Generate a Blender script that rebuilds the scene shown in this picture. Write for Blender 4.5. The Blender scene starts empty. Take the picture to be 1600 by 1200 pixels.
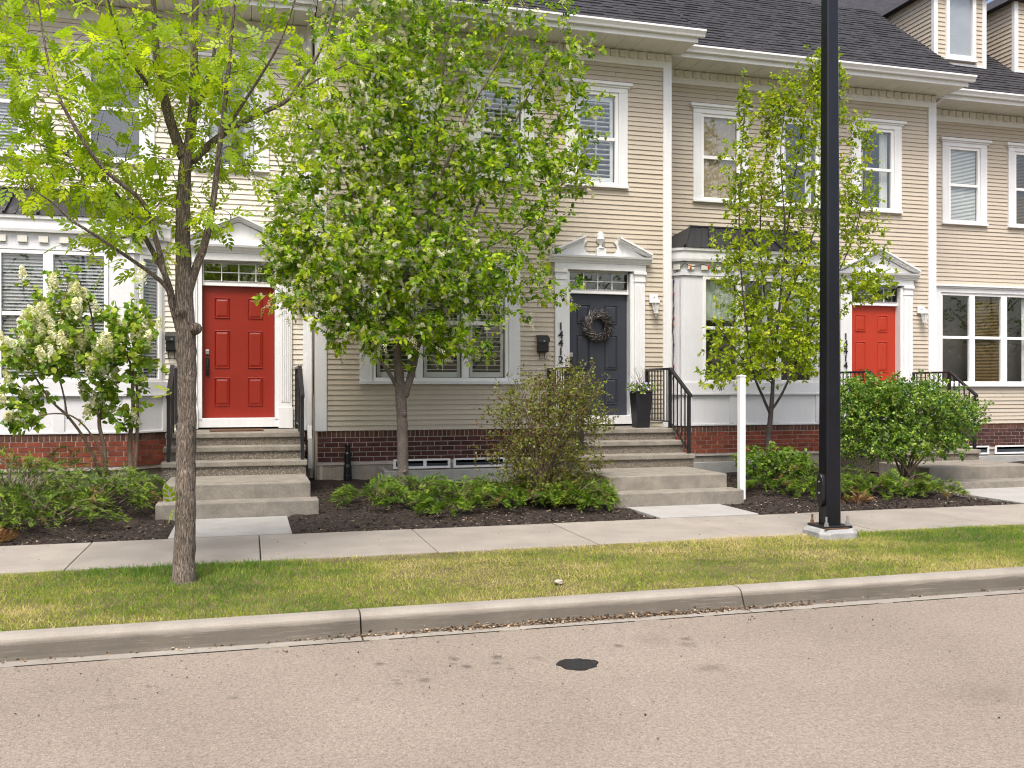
import bpy, bmesh, math, random
import numpy as np
from mathutils import Vector, Matrix
random.seed(7); RNG = np.random.default_rng(7)
SC = bpy.context.scene; COL = SC.collection
# ------------------------------------------------------------------ camera, sky, sun, exposure
YAW = math.radians(15.7); EYE = 1.56
cam = bpy.data.objects.new('camera', bpy.data.cameras.new('camera')); COL.objects.link(cam)
cam.location = (0, 0, EYE); cam.rotation_euler = (math.pi/2, 0, -YAW)
cam.data.sensor_width = 36; cam.data.lens = 36*1460/1600; cam.data.shift_y = 6/1600
cam.data.clip_end = 2000; SC.camera = cam
wd = bpy.data.worlds.new('World'); SC.world = wd; wd.use_nodes = True
nt = wd.node_tree; bg = nt.nodes['Background']
sky = nt.nodes.new('ShaderNodeTexSky'); sky.sky_type = 'NISHITA'; sky.sun_disc = False
SUN_EL, SUN_AZ = 60, 205          # azimuth clockwise from +Y: the sun stands behind the camera, a little to its left
sky.sun_elevation = math.radians(SUN_EL); sky.sun_rotation = math.radians(SUN_AZ)
sky.air_density = 1.0; sky.dust_density = 6.0; sky.ozone_density = 0.6
nt.links.new(sky.outputs[0], bg.inputs[0]); bg.inputs[1].default_value = 0.13
sl = bpy.data.lights.new('sun', 'SUN'); sl.energy = 1.5; sl.angle = math.radians(20); sl.color = (1, .98, .95)
so = bpy.data.objects.new('sun', sl); COL.objects.link(so)
_a, _e = math.radians(SUN_AZ), math.radians(SUN_EL)
so.rotation_euler = Vector((math.sin(_a)*math.cos(_e), math.cos(_a)*math.cos(_e), math.sin(_e))).to_track_quat('Z', 'Y').to_euler()
so.location = (0, -10, 30)
SC.view_settings.view_transform = 'Standard'; SC.view_settings.look = 'None'
SC.view_settings.gamma = 1; SC.view_settings.use_curve_mapping = False
SC.view_settings.exposure = 1.0
SC.render.engine = 'CYCLES'
SC.cycles.use_denoising = True; SC.cycles.filter_width = 1.1; SC.cycles.max_bounces = 8; SC.cycles.transparent_max_bounces = 16

# ------------------------------------------------------------------ materials
def nodes(name):
    m = bpy.data.materials.new(name); m.use_nodes = True
    return m, m.node_tree.nodes, m.node_tree.links, m.node_tree.nodes['Principled BSDF']
def ramp(N, stops):
    r = N.new('ShaderNodeValToRGB'); e = r.color_ramp.elements
    while len(e) < len(stops): e.new(.5)
    for q, (p, c) in zip(e, stops): q.position = p; q.color = (*c, 1)
    return r
def noise(N, L, vec, scale, detail=4, rough=.6):
    n = N.new('ShaderNodeTexNoise'); n.inputs['Scale'].default_value = scale
    n.inputs['Detail'].default_value = detail; n.inputs['Roughness'].default_value = rough
    L.new(vec, n.inputs['Vector']); return n
def mult(N, L, a, b, fac=1.0):
    x = N.new('ShaderNodeMix'); x.data_type = 'RGBA'; x.blend_type = 'MULTIPLY'; x.inputs[0].default_value = fac
    L.new(a, x.inputs[6]); L.new(b, x.inputs[7]); return x.outputs[2]
def M(name, base, rough=.6, var=.12, scale=3., fine=40., fvar=.08, bump=0., bscale=60., spec=.4, orand=0., stretch=None, metal=0., streak=0.):
    m, N, L, P = nodes(name)
    g = N.new('ShaderNodeNewGeometry'); vec = g.outputs['Position']
    if stretch:
        mp = N.new('ShaderNodeMapping'); mp.inputs['Scale'].default_value = stretch; L.new(vec, mp.inputs[0]); vec = mp.outputs[0]
    def sc(c, k): return tuple(min(1, x*k) for x in c)
    n1 = noise(N, L, vec, scale, 5); r1 = ramp(N, [(.3, sc(base, 1-var)), (.7, sc(base, 1+var))]); L.new(n1.outputs[0], r1.inputs[0])
    n2 = noise(N, L, vec, fine, 3); r2 = ramp(N, [(.3, (1-fvar,)*3), (.7, (1,)*3)]); L.new(n2.outputs[0], r2.inputs[0])
    out = mult(N, L, r1.outputs[0], r2.outputs[0])
    if orand:
        o = N.new('ShaderNodeObjectInfo'); r3 = ramp(N, [(0, (1-orand,)*3), (1, (1,)*3)]); L.new(o.outputs['Random'], r3.inputs[0])
        out = mult(N, L, out, r3.outputs[0])
    if streak:      # weather streaks running down
        mp = N.new('ShaderNodeMapping'); mp.inputs['Scale'].default_value = (9, 9, .5); L.new(g.outputs['Position'], mp.inputs[0])
        n4 = noise(N, L, mp.outputs[0], 2, 4); r4 = ramp(N, [(.45, (1,)*3), (.75, (1-streak,)*3)]); L.new(n4.outputs[0], r4.inputs[0])
        out = mult(N, L, out, r4.outputs[0])
    L.new(out, P.inputs['Base Color'])
    P.inputs['Roughness'].default_value = rough; P.inputs['Specular IOR Level'].default_value = spec; P.inputs['Metallic'].default_value = metal
    if bump:
        b = N.new('ShaderNodeBump'); b.inputs['Strength'].default_value = bump; b.inputs['Distance'].default_value = .01
        nb = noise(N, L, vec, bscale, 4); L.new(nb.outputs[0], b.inputs['Height']); L.new(b.outputs[0], P.inputs['Normal'])
    return m
def leafmat(name, stops, trans=.4, rough=.45, tcol=1.3):
    m, N, L, P = nodes(name)
    a = N.new('ShaderNodeAttribute'); a.attribute_name = 'v'
    r = ramp(N, stops); L.new(a.outputs['Fac'], r.inputs[0]); L.new(r.outputs[0], P.inputs['Base Color'])
    P.inputs['Roughness'].default_value = rough; P.inputs['Specular IOR Level'].default_value = .35
    if trans:
        t = N.new('ShaderNodeBsdfTranslucent'); k = N.new('ShaderNodeMix'); k.data_type = 'RGBA'; k.blend_type = 'MULTIPLY'; k.inputs[0].default_value = 1
        L.new(r.outputs[0], k.inputs[6]); k.inputs[7].default_value = (tcol, tcol, tcol*.6, 1); L.new(k.outputs[2], t.inputs[0])
        x = N.new('ShaderNodeMixShader'); x.inputs[0].default_value = trans
        L.new(P.outputs[0], x.inputs[1]); L.new(t.outputs[0], x.inputs[2]); L.new(x.outputs[0], N['Material Output'].inputs[0])
    return m
def glassmat():
    m, N, L, P = nodes('window_glass'); N.remove(P)
    lw = N.new('ShaderNodeLayerWeight'); lw.inputs[0].default_value = .5      # reflectance of one face, the same from both sides
    pw = N.new('ShaderNodeMath'); pw.operation = 'POWER'; pw.inputs[1].default_value = 4; L.new(lw.outputs['Facing'], pw.inputs[0])
    f = N.new('ShaderNodeMath'); f.operation = 'MULTIPLY_ADD'; f.inputs[1].default_value = .8; f.inputs[2].default_value = .105; L.new(pw.outputs[0], f.inputs[0])
    t = N.new('ShaderNodeBsdfTransparent'); t.inputs[0].default_value = (.95, .965, .96, 1)
    g = N.new('ShaderNodeBsdfGlossy'); g.inputs['Roughness'].default_value = .0
    ge = N.new('ShaderNodeNewGeometry'); n = noise(N, L, ge.outputs['Position'], 1.3, 2); b = N.new('ShaderNodeBump')
    b.inputs['Strength'].default_value = .05; b.inputs['Distance'].default_value = .03; L.new(n.outputs[0], b.inputs['Height']); L.new(b.outputs[0], g.inputs['Normal'])
    x = N.new('ShaderNodeMixShader'); L.new(f.outputs[0], x.inputs[0]); L.new(t.outputs[0], x.inputs[1]); L.new(g.outputs[0], x.inputs[2])
    L.new(x.outputs[0], N['Material Output'].inputs[0]); return m

MT = {}
MT['beige'] = M('beige_siding', (.522, .459, .368), .5, .05, 1.2, 25, .05, .08, 180, orand=.06, stretch=(.25, 1, 2), streak=.06)
MT['cream'] = M('cream_siding', (.66, .615, .535), .5, .05, 1.2, 25, .05, .08, 180, orand=.05, stretch=(.25, 1, 2), streak=.05)
MT['white'] = M('white_trim_paint', (.74, .75, .76), .45, .04, 2, 60, .05, .05, 140, streak=.07)
MT['bay_white'] = M('white_painted_board', (.68, .69, .715), .55, .04, 2, 30, .05, .1, 120, streak=.03)
MT['soffit'] = M('cream_soffit', (.64, .63, .565), .55, .05, 2, 60, .05)
MT['vinyl'] = M('white_vinyl', (.82, .82, .82), .35, .02, 2, 60, .02)
MT['dark_brick'] = M('dark_maroon_brick', (.115, .042, .034), .85, .35, 9, 70, .35, .5, 120, orand=.5)
MT['red_brick'] = M('red_brick', (.27, .066, .034), .85, .25, 9, 70, .3, .5, 120, orand=.4)
MT['cap_brick'] = M('brown_cap_brick', (.15, .065, .042), .85, .3, 9, 70, .3, .5, 120, orand=.45)
MT['mortar'] = M('mortar', (.50, .44, .39), .95, .15, 8, 80, .2, .3)
MT['foundation'] = M('foundation_concrete', (.33, .30, .25), .9, .2, 3, 50, .2, .3, 60, streak=.25)
MT['metal_roof'] = M('black_standing_seam_metal', (.024, .025, .029), .4, .15, 2, 40, .1, spec=.5)
MT['shingle'] = M('charcoal_shingle', (.042, .041, .048), .9, .35, 6, 120, .5, .5, 200)
MT['red_door'] = M('red_door_paint', (.235, .017, .008), .38, .06, 2, 60, .05)
MT['orange_door'] = M('orange_red_door_paint', (.40, .036, .014), .4, .06, 2, 60, .05)
MT['grey_door'] = M('charcoal_door_paint', (.036, .04, .053), .42, .08, 2, 60, .05)
MT['black_metal'] = M('black_painted_metal', (.012, .012, .014), .35, .2, 5, 60, .2, spec=.5)
MT['pole'] = M('black_powder_coat', (.007, .0075, .013), .3, .3, 2.5, 30, .3, .03, 60, spec=.45, streak=.3)
MT['galv'] = M('galvanised_steel', (.45, .45, .45), .45, .2, 20, 90, .2, metal=.7)
MT['rusty'] = M('rusty_steel', (.16, .09, .05), .8, .4, 40, 90, .3)
MT['silver'] = M('brushed_metal', (.5, .5, .5), .3, .1, metal=.9)
MT['dark_room'] = M('dim_room', (.10, .095, .09), .9, .2)
MT['mid_room'] = M('room_wall', (.16, .15, .14), .9, .2)
MT['blind'] = M('white_blind', (.84, .84, .82), .6, .04)
MT['grey_blind'] = M('grey_blind', (.46, .47, .50), .55, .05)
MT['woven'] = M('woven_shade', (.62, .49, .35), .9, .2, 20, 120, .4)
MT['sheer'] = M('green_grey_cloth', (.60, .66, .57), .9, .15, 6)
MT['brownblind'] = M('brown_blind', (.24, .155, .055), .6, .15)
MT['glass'] = glassmat()
MT['step_smooth'] = M('step_concrete', (.265, .242, .203), .9, .24, 5, 90, .35, .35, 150)
MT['walkway'] = M('walkway_concrete', (.36, .35, .33), .9, .10, 3, 120, .18, .2, 200)
MT['sidewalk'] = M('sidewalk_concrete', (.33, .297, .255), .9, .14, 2, 150, .28, .2, 220, orand=.07)
MT['footing'] = M('footing_concrete', (.33, .335, .335), .9, .2, 6, 80, .2, .4)
MT['well'] = M('window_well_concrete', (.36, .36, .34), .9, .15, 4, 60, .2, .3)
MT['soil'] = M('dark_mulch_soil', (.035, .024, .018), 1, .4, 8, 60, .5, .8, 40)
MT['turf_soil'] = M('turf_soil', (.15, .12, .05), 1, .4, 3, 50, .5, .8, 40)
def barkmat(name, dark, light, rz, sc, bs):
    m, N, L, P = nodes(name); g = N.new('ShaderNodeNewGeometry'); mp = N.new('ShaderNodeMapping'); mp.inputs['Scale'].default_value = (1, 1, rz); L.new(g.outputs['Position'], mp.inputs[0])
    w = noise(N, L, mp.outputs[0], sc*.35, 3); ad = N.new('ShaderNodeVectorMath'); ad.operation = 'MULTIPLY_ADD'; ad.inputs[1].default_value = (.06,)*3; L.new(w.outputs['Color'], ad.inputs[0]); L.new(mp.outputs[0], ad.inputs[2])
    v = N.new('ShaderNodeTexVoronoi'); v.feature = 'DISTANCE_TO_EDGE'; v.inputs['Scale'].default_value = sc; L.new(ad.outputs[0], v.inputs[0])
    n = noise(N, L, mp.outputs[0], sc*1.7, 6, .75); k = N.new('ShaderNodeMath'); k.operation = 'MULTIPLY_ADD'; L.new(v.outputs['Distance'], k.inputs[0]); k.inputs[1].default_value = 1.1; L.new(n.outputs[0], k.inputs[2])
    r = ramp(N, [(.40, dark), (.62, tuple((a+b)/2 for a, b in zip(dark, light))), (.95, light)]); L.new(k.outputs[0], r.inputs[0])
    n2 = noise(N, L, g.outputs['Position'], 5, 3); r2 = ramp(N, [(.3, (.72,)*3), (.7, (1.1,)*3)]); L.new(n2.outputs[0], r2.inputs[0])
    L.new(mult(N, L, r.outputs[0], r2.outputs[0]), P.inputs['Base Color']); P.inputs['Roughness'].default_value = .95; P.inputs['Specular IOR Level'].default_value = .2
    b = N.new('ShaderNodeBump'); b.inputs['Strength'].default_value = 1; b.inputs['Distance'].default_value = bs; L.new(k.outputs[0], b.inputs['Height']); L.new(b.outputs[0], P.inputs['Normal']); return m
MT['bark_grey'] = barkmat('grey_furrowed_bark', (.045, .034, .027), (.42, .35, .285), .15, 66, .02)
MT['bark_smooth'] = barkmat('smooth_grey_bark', (.10, .082, .07), (.24, .205, .18), 1.6, 30, .008)
MT['bark_dark'] = M('dark_bark', (.07, .058, .055), .85, .25, 12, 60, .3, .4)
MT['bark_shrub'] = M('shrub_stem_bark', (.16, .115, .08), .9, .3, 12, 60, .3, .4)
MT['post_white'] = M('white_vinyl_post', (.84, .84, .85), .3, .02)
MT['pot'] = M('black_planter', (.014, .014, .017), .4, .2)
MT['rock'] = M('pale_rock', (.46, .41, .34), .9, .25, 20, 60, .3, .5)
MT['mat'] = M('brown_doormat', (.14, .07, .035), 1, .3, 30, 120, .5)
MT['patch'] = M('black_asphalt_patch', (.022, .021, .02), .75, .4, 12, 160, .6, .9, 160)
MT['digit'] = M('black_numeral', (.02, .02, .02), .4)
MT['alum'] = M('white_lantern_paint', (.8, .8, .79), .35, .03)
MT['frost'] = M('clear_lantern_glass', (.75, .75, .72), .15, .03)
MT['basement'] = M('basement_glass', (.05, .06, .07), .1, .1)
def aggregate():
    m, N, L, P = nodes('exposed_aggregate')
    g = N.new('ShaderNodeNewGeometry'); v = N.new('ShaderNodeTexVoronoi'); v.inputs['Scale'].default_value = 75; L.new(g.outputs['Position'], v.inputs[0])
    r = ramp(N, [(0, (.10, .085, .065)), (.35, (.26, .215, .165)), (.7, (.36, .32, .26)), (1, (.55, .5, .42))]); L.new(v.outputs['Color'], r.inputs[0])
    d = ramp(N, [(.0, (1,)*3), (.5, (.45,)*3)]); L.new(v.outputs['Distance'], d.inputs[0])
    L.new(mult(N, L, r.outputs[0], d.outputs[0]), P.inputs['Base Color']); P.inputs['Roughness'].default_value = .9
    b = N.new('ShaderNodeBump'); b.inputs['Strength'].default_value = .8; b.inputs['Distance'].default_value = .006; b.invert = True
    L.new(v.outputs['Distance'], b.inputs['Height']); L.new(b.outputs[0], P.inputs['Normal']); return m
MT['aggregate'] = aggregate()
def curbmat():
    m, N, L, P = nodes('curb_concrete')
    g = N.new('ShaderNodeNewGeometry'); n = noise(N, L, g.outputs['Position'], 2.2, 6); r = ramp(N, [(.3, (.25, .225, .19)), (.7, (.36, .33, .285))]); L.new(n.outputs[0], r.inputs[0])
    mp = N.new('ShaderNodeMapping'); mp.inputs['Scale'].default_value = (1.2, 1, 30); L.new(g.outputs['Position'], mp.inputs[0])
    n2 = noise(N, L, mp.outputs[0], 2.5, 6, .7); sx = N.new('ShaderNodeSeparateXYZ'); L.new(g.outputs['Position'], sx.inputs[0])
    mr = N.new('ShaderNodeMapRange'); mr.inputs[1].default_value = -.075; mr.inputs[2].default_value = -.125; L.new(sx.outputs[2], mr.inputs[0])   # tyre and road grime on the face
    k = N.new('ShaderNodeMath'); k.operation = 'MULTIPLY'; mr2 = N.new('ShaderNodeMapRange'); mr2.inputs[1].default_value = -.2055; mr2.inputs[2].default_value = -.201; mr2.inputs[3].default_value = .15; L.new(sx.outputs[2], mr2.inputs[0])
    k0 = N.new('ShaderNodeMath'); k0.operation = 'MULTIPLY'; L.new(mr.outputs[0], k0.inputs[0]); L.new(mr2.outputs[0], k0.inputs[1]); L.new(n2.outputs[0], k.inputs[0]); L.new(k0.outputs[0], k.inputs[1])
    r2 = ramp(N, [(.08, (1,)*3), (.44, (.34, .325, .30))]); L.new(k.outputs[0], r2.inputs[0])
    n3 = noise(N, L, g.outputs['Position'], 140, 3); r3 = ramp(N, [(.3, (.78,)*3), (.7, (1,)*3)]); L.new(n3.outputs[0], r3.inputs[0])
    L.new(mult(N, L, mult(N, L, r.outputs[0], r2.outputs[0]), r3.outputs[0]), P.inputs['Base Color']); P.inputs['Roughness'].default_value = .9
    b = N.new('ShaderNodeBump'); b.inputs['Strength'].default_value = .35; b.inputs['Distance'].default_value = .008; L.new(n3.outputs[0], b.inputs['Height']); L.new(b.outputs[0], P.inputs['Normal'])
    return m
MT['curb'] = curbmat()
def roadmat():
    m, N, L, P = nodes('road_asphalt')
    g = N.new('ShaderNodeNewGeometry'); pos = g.outputs['Position']
    n1 = noise(N, L, pos, .55, 5); r1 = ramp(N, [(.3, (.265, .222, .18)), (.7, (.33, .277, .227))]); L.new(n1.outputs[0], r1.inputs[0])
    v = N.new('ShaderNodeTexVoronoi'); v.inputs['Scale'].default_value = 125; L.new(pos, v.inputs[0])
    r2 = ramp(N, [(0, (.5,)*3), (.4, (.88,)*3), (.8, (1.0,)*3), (.95, (1, 1, 1))]); L.new(v.outputs['Color'], r2.inputs[0])
    out = mult(N, L, r1.outputs[0], r2.outputs[0])
    n3 = noise(N, L, pos, 38, 4, .7); r3 = ramp(N, [(.32, (.72,)*3), (.6, (1,)*3)]); L.new(n3.outputs[0], r3.inputs[0]); out = mult(N, L, out, r3.outputs[0])
    n5 = noise(N, L, pos, 160, 2, .6); r5 = ramp(N, [(.64, (0,)*3), (.74, (.34, .31, .26))]); L.new(n5.outputs[0], r5.inputs[0])
    ad = N.new('ShaderNodeMix'); ad.data_type = 'RGBA'; ad.blend_type = 'ADD'; ad.inputs[0].default_value = 1; L.new(out, ad.inputs[6]); L.new(r5.outputs[0], ad.inputs[7]); out = ad.outputs[2]
    # oil spots dripped by parked cars
    wob = noise(N, L, pos, 9, 3)
    for (x, y, rx, ry, k) in [(0.8, 6.003, 0.042, 0.043, 0.4), (1.288, 5.969, 0.038, 0.061, 0.35), (1.333, 5.796, 0.037, 0.05, 0.42), (1.259, 5.874, 0.032, 0.034, 0.25), (1.568, 5.935, 0.04, 0.069, 0.38), (1.535, 5.811, 0.04, 0.042, 0.32), (0.852, 5.634, 0.035, 0.03, 0.25), (0.857, 5.569, 0.035, 0.038, 0.3), (1.023, 5.586, 0.046, 0.053, 0.32), (0.961, 5.776, 0.071, 0.073, 0.12), (1.581, 5.67, 0.033, 0.032, 0.22), (1.819, 5.85, 0.06, 0.043, 0.25), (2.441, 5.975, 0.042, 0.055, 0.35), (2.971, 6.013, 0.043, 0.047, 0.35), (2.912, 5.875, 0.084, 0.073, 0.22), (2.803, 5.341, 0.133, 0.091, 0.22), (2.726, 6.047, 0.161, 0.209, 0.1), (4.092, 4.454, 0.265, 0.173, 0.1), (-0.575, 5.91, 0.027, 0.031, 0.25), (-0.087, 5.571, 0.026, 0.035, 0.28), (-0.733, 5.585, 0.127, 0.069, 0.1)]:
        mp = N.new('ShaderNodeMapping'); mp.vector_type = 'POINT'
        mp.inputs['Location'].default_value = (-x/rx, -y/ry, .21/ry); mp.inputs['Scale'].default_value = (1/rx, 1/ry, 1/ry); L.new(pos, mp.inputs[0])
        ln = N.new('ShaderNodeVectorMath'); ln.operation = 'LENGTH'; L.new(mp.outputs[0], ln.inputs[0])
        a2 = N.new('ShaderNodeMath'); a2.operation = 'MULTIPLY_ADD'; L.new(wob.outputs[0], a2.inputs[0]); a2.inputs[1].default_value = 1.4; L.new(ln.outputs['Value'], a2.inputs[2])
        rr = ramp(N, [(.55, (1-min(.75, k*1.25),)*3), (1., (1,)*3)]); dv = N.new('ShaderNodeMath'); dv.operation = 'MULTIPLY'; dv.inputs[1].default_value = .55; L.new(a2.outputs[0], dv.inputs[0]); L.new(dv.outputs[0], rr.inputs[0])
        out = mult(N, L, out, rr.outputs[0])
    L.new(out, P.inputs['Base Color']); P.inputs['Roughness'].default_value = .88; P.inputs['Specular IOR Level'].default_value = .3
    b = N.new('ShaderNodeBump'); b.inputs['Strength'].default_value = .5; b.inputs['Distance'].default_value = .006; L.new(v.outputs['Distance'], b.inputs['Height']); L.new(b.outputs[0], P.inputs['Normal'])
    return m
MT['road'] = roadmat()
MT['ash_leaf'] = leafmat('lime_compound_leaf', [(0, (.17, .29, .012)), (.5, (.34, .48, .016)), (1, (.52, .60, .025))], .52)
MT['cherry_leaf'] = leafmat('green_cherry_leaf', [(0, (.06, .15, .010)), (.5, (.25, .40, .016)), (1, (.54, .62, .03))], .48)
MT['young_leaf'] = leafmat('lime_small_leaf', [(0, (.12, .21, .010)), (.5, (.28, .385, .014)), (1, (.48, .51, .02))], .42)
MT['lilac_leaf'] = leafmat('green_heart_leaf', [(0, (.07, .17, .014)), (.5, (.21, .34, .026)), (1, (.42, .50, .06))], .38)
MT['dark_leaf'] = leafmat('glossy_shrub_leaf', [(0, (.03, .09, .012)), (.55, (.13, .24, .026)), (1, (.30, .41, .05))], .3)
MT['twiggy_leaf'] = leafmat('olive_small_leaf', [(0, (.15, .075, .028)), (.38, (.12, .12, .024)), (1, (.20, .25, .03))], .35)
MT['low_leaf'] = leafmat('bright_shrub_leaf', [(0, (.06, .13, .015)), (.5, (.12, .22, .02)), (1, (.22, .30, .03))], .38)
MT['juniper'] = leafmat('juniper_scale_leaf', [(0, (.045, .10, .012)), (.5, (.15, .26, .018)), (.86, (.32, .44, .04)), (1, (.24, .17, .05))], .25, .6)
MT['grass'] = leafmat('lawn_blade', [(0, (.07, .17, .012)), (.35, (.19, .30, .02)), (.7, (.41, .42, .08)), (1, (.64, .54, .27))], .35, .55)
MT['lilac_flower'] = leafmat('cream_lilac_floret', [(0, (.66, .66, .34)), (.5, (.84, .83, .60)), (1, (.9, .9, .82))], .4, .7, 1)
MT['blossom'] = leafmat('cream_blossom', [(0, (.45, .48, .20)), (.5, (.72, .72, .50)), (1, (.86, .86, .78))], .45, .7, 1)
MT['flake'] = leafmat('dry_flake', [(0, (.025, .016, .01)), (.45, (.09, .05, .026)), (.75, (.27, .18, .10)), (1, (.5, .41, .29))], 0, .9)
MT['chip'] = leafmat('mulch_chip', [(0, (.014, .010, .009)), (.6, (.05, .036, .028)), (.88, (.12, .085, .06)), (1, (.40, .32, .24))], 0, .9)
MT['dry_spray'] = leafmat('dead_juniper_spray', [(0, (.13, .06, .025)), (.6, (.24, .13, .05)), (1, (.38, .25, .10))], .2, .8)
MT['twigbrown'] = leafmat('wreath_twig', [(0, (.028, .024, .023)), (.55, (.10, .088, .083)), (1, (.44, .40, .385))], 0, .85)

# ------------------------------------------------------------------ builders
OFF = {}
def reg(o, parent):
    COL.objects.link(o)
    if parent is not None: o.parent = parent
def off(o):
    p = Vector((0, 0, 0))
    while o is not None: p += o.location; o = o.parent
    return p
def tag(o, label=None, cat=None, group=None, kind=None):
    if label: o['label'] = label
    if cat: o['category'] = cat
    if group: o['group'] = group
    if kind: o['kind'] = kind
    return o
def thing(name, label, cat, loc, group=None):
    o = bpy.data.objects.new(name, None); o.empty_display_size = .2; reg(o, None); o.location = loc
    return tag(o, label, cat, group)
def struct(name, loc=(0, 0, 0)):
    o = bpy.data.objects.new(name, None); reg(o, None); o.location = loc; o['kind'] = 'structure'; return o
class Fr:
    def __init__(s, ox=0, oy=0, deg=0):
        a = math.radians(deg); s.o = (ox, oy); s.c = math.cos(a); s.s = math.sin(a); s.a = a
    def __call__(s, p): return (s.o[0]+p[0]*s.c-p[1]*s.s, s.o[1]+p[0]*s.s+p[1]*s.c, p[2])
ID = Fr()
class MB:
    def __init__(s, fr=ID): s.v = []; s.f = []; s.fr = fr; s.sm = False
    def add(s, vs, fs):
        n = len(s.v); s.v += [s.fr(p) for p in vs]; s.f += [tuple(i+n for i in f) for f in fs]; return s
    def box(s, x0, x1, y0, y1, z0, z1):
        if x0 > x1: x0, x1 = x1, x0
        if y0 > y1: y0, y1 = y1, y0
        if z0 > z1: z0, z1 = z1, z0
        return s.add([(x0,y0,z0),(x1,y0,z0),(x1,y1,z0),(x0,y1,z0),(x0,y0,z1),(x1,y0,z1),(x1,y1,z1),(x0,y1,z1)],
              [(0,3,2,1),(4,5,6,7),(0,1,5,4),(1,2,6,5),(2,3,7,6),(3,0,4,7)])
    def ext(s, prof, axis, a, b):
        """closed 2D profile swept along one axis; 'x': prof is (y,z), 'y': (x,z), 'z': (x,y)"""
        n = len(prof)
        def mk(t, p): return (t, p[0], p[1]) if axis == 'x' else (p[0], t, p[1]) if axis == 'y' else (p[0], p[1], t)
        vs = [mk(a, p) for p in prof]+[mk(b, p) for p in prof]
        fs = [tuple(range(n)), tuple(range(2*n-1, n-1, -1))]+[(i, i+n, (i+1) % n+n, (i+1) % n) for i in range(n)]
        return s.add(vs, fs)
    def tube(s, pts, rad, n=8, cap=True):
        pts = [Vector(p) for p in pts]
        if not hasattr(rad, '__len__'): rad = [rad]*len(pts)
        base = len(s.v); vs = []; fs = []
        ref = Vector((.31, .95, .07))
        for i, p in enumerate(pts):
            d = (pts[min(i+1, len(pts)-1)]-pts[max(i-1, 0)]); d = d.normalized() if d.length > 1e-9 else Vector((0, 0, 1))
            u = d.cross(ref)
            if u.length < .1: u = d.cross(Vector((1, 0, 0)))
            u.normalize(); w = d.cross(u)
            for k in range(n):
                a = 2*math.pi*k/n; q = p+(u*math.cos(a)+w*math.sin(a))*rad[i]; vs.append(tuple(q))
            if i:
                for k in range(n): fs.append(((i-1)*n+k, (i-1)*n+(k+1) % n, i*n+(k+1) % n, i*n+k))
        if cap: fs.append(tuple(range(n-1, -1, -1))); fs.append(tuple(range((len(pts)-1)*n, len(pts)*n)))
        return s.add(vs, fs)
    def lathe(s, prof, cx, cy, n=12):
        """prof: (r, z) upwards"""
        vs = []; fs = []
        for i, (r, z) in enumerate(prof):
            for k in range(n):
                a = 2*math.pi*k/n; vs.append((cx+r*math.cos(a), cy+r*math.sin(a), z))
            if i:
                for k in range(n): fs.append(((i-1)*n+k, (i-1)*n+(k+1) % n, i*n+(k+1) % n, i*n+k))
        fs.append(tuple(range(n-1, -1, -1))); fs.append(tuple(range((len(prof)-1)*n, len(prof)*n)))
        return s.add(vs, fs)
    def mesh(s, name, mat, o=(0, 0, 0), smooth=False):
        me = bpy.data.meshes.new(name); me.from_pydata([(x-o[0], y-o[1], z-o[2]) for x, y, z in s.v], [], s.f)
        bm = bmesh.new(); bm.from_mesh(me); bmesh.ops.recalc_face_normals(bm, faces=bm.faces); bm.to_mesh(me); bm.free()
        me.materials.append(MT[mat] if isinstance(mat, str) else mat)
        if smooth: me.polygons.foreach_set('use_smooth', [True]*len(me.polygons))
        return me
    def build(s, name, mat, parent=None, bevel=0, smooth=False, kind=None):
        o = bpy.data.objects.new(name, s.mesh(name, mat, off(parent), smooth)); reg(o, parent)
        if bevel:
            b = o.modifiers.new('bevel', 'BEVEL'); b.width = bevel; b.segments = 2; b.limit_method = 'ANGLE'; b.angle_limit = math.radians(40)
        if kind: o['kind'] = kind
        return o
def npmesh(name, V, F, mat, parent=None, val=None, kind=None):
    """V (n,3), F (m,k) arrays; val per-vertex float -> attribute 'v'"""
    V = np.asarray(V, np.float32) - np.asarray(off(parent), np.float32); F = np.asarray(F, np.int32); m, k = F.shape
    me = bpy.data.meshes.new(name); me.vertices.add(len(V)); me.vertices.foreach_set('co', V.ravel())
    me.loops.add(m*k); me.loops.foreach_set('vertex_index', F.ravel())
    me.polygons.add(m); me.polygons.foreach_set('loop_start', np.arange(0, m*k, k, dtype=np.int32))
    if val is not None:
        a = me.attributes.new('v', 'FLOAT', 'POINT'); a.data.foreach_set('value', np.asarray(val, np.float32))
    me.update(calc_edges=True); me.materials.append(MT[mat])
    o = bpy.data.objects.new(name, me); reg(o, parent)
    if kind: o['kind'] = kind
    return o
def norm(a): return a/np.maximum(np.linalg.norm(a, axis=1, keepdims=True), 1e-9)
def scatter(T, TF, P, A, Nn, S, val):
    """template T (x along the axis, y across, z normal), copied to points P with axis A, normal hint Nn, size S"""
    A = norm(A); B = norm(np.cross(Nn, A)); C = np.cross(A, B); S = np.asarray(S)
    if S.ndim == 1: S = np.repeat(S[:, None], 3, 1)
    V = (P[:, None, :] + A[:, None, :]*(T[None, :, 0:1]*S[:, None, 0:1]) + B[:, None, :]*(T[None, :, 1:2]*S[:, None, 1:2]) + C[:, None, :]*(T[None, :, 2:3]*S[:, None, 2:3]))
    n = len(P); F = TF[None, :, :] + (np.arange(n)*len(T))[:, None, None]
    return V.reshape(-1, 3), F.reshape(-1, TF.shape[1]), np.repeat(val, len(T))
def join(parts):
    V, F, X = [], [], []; n = 0
    for v, f, x in parts: V.append(v); F.append(f+n); X.append(x); n += len(v)
    return np.concatenate(V), np.concatenate(F), np.concatenate(X)
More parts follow.
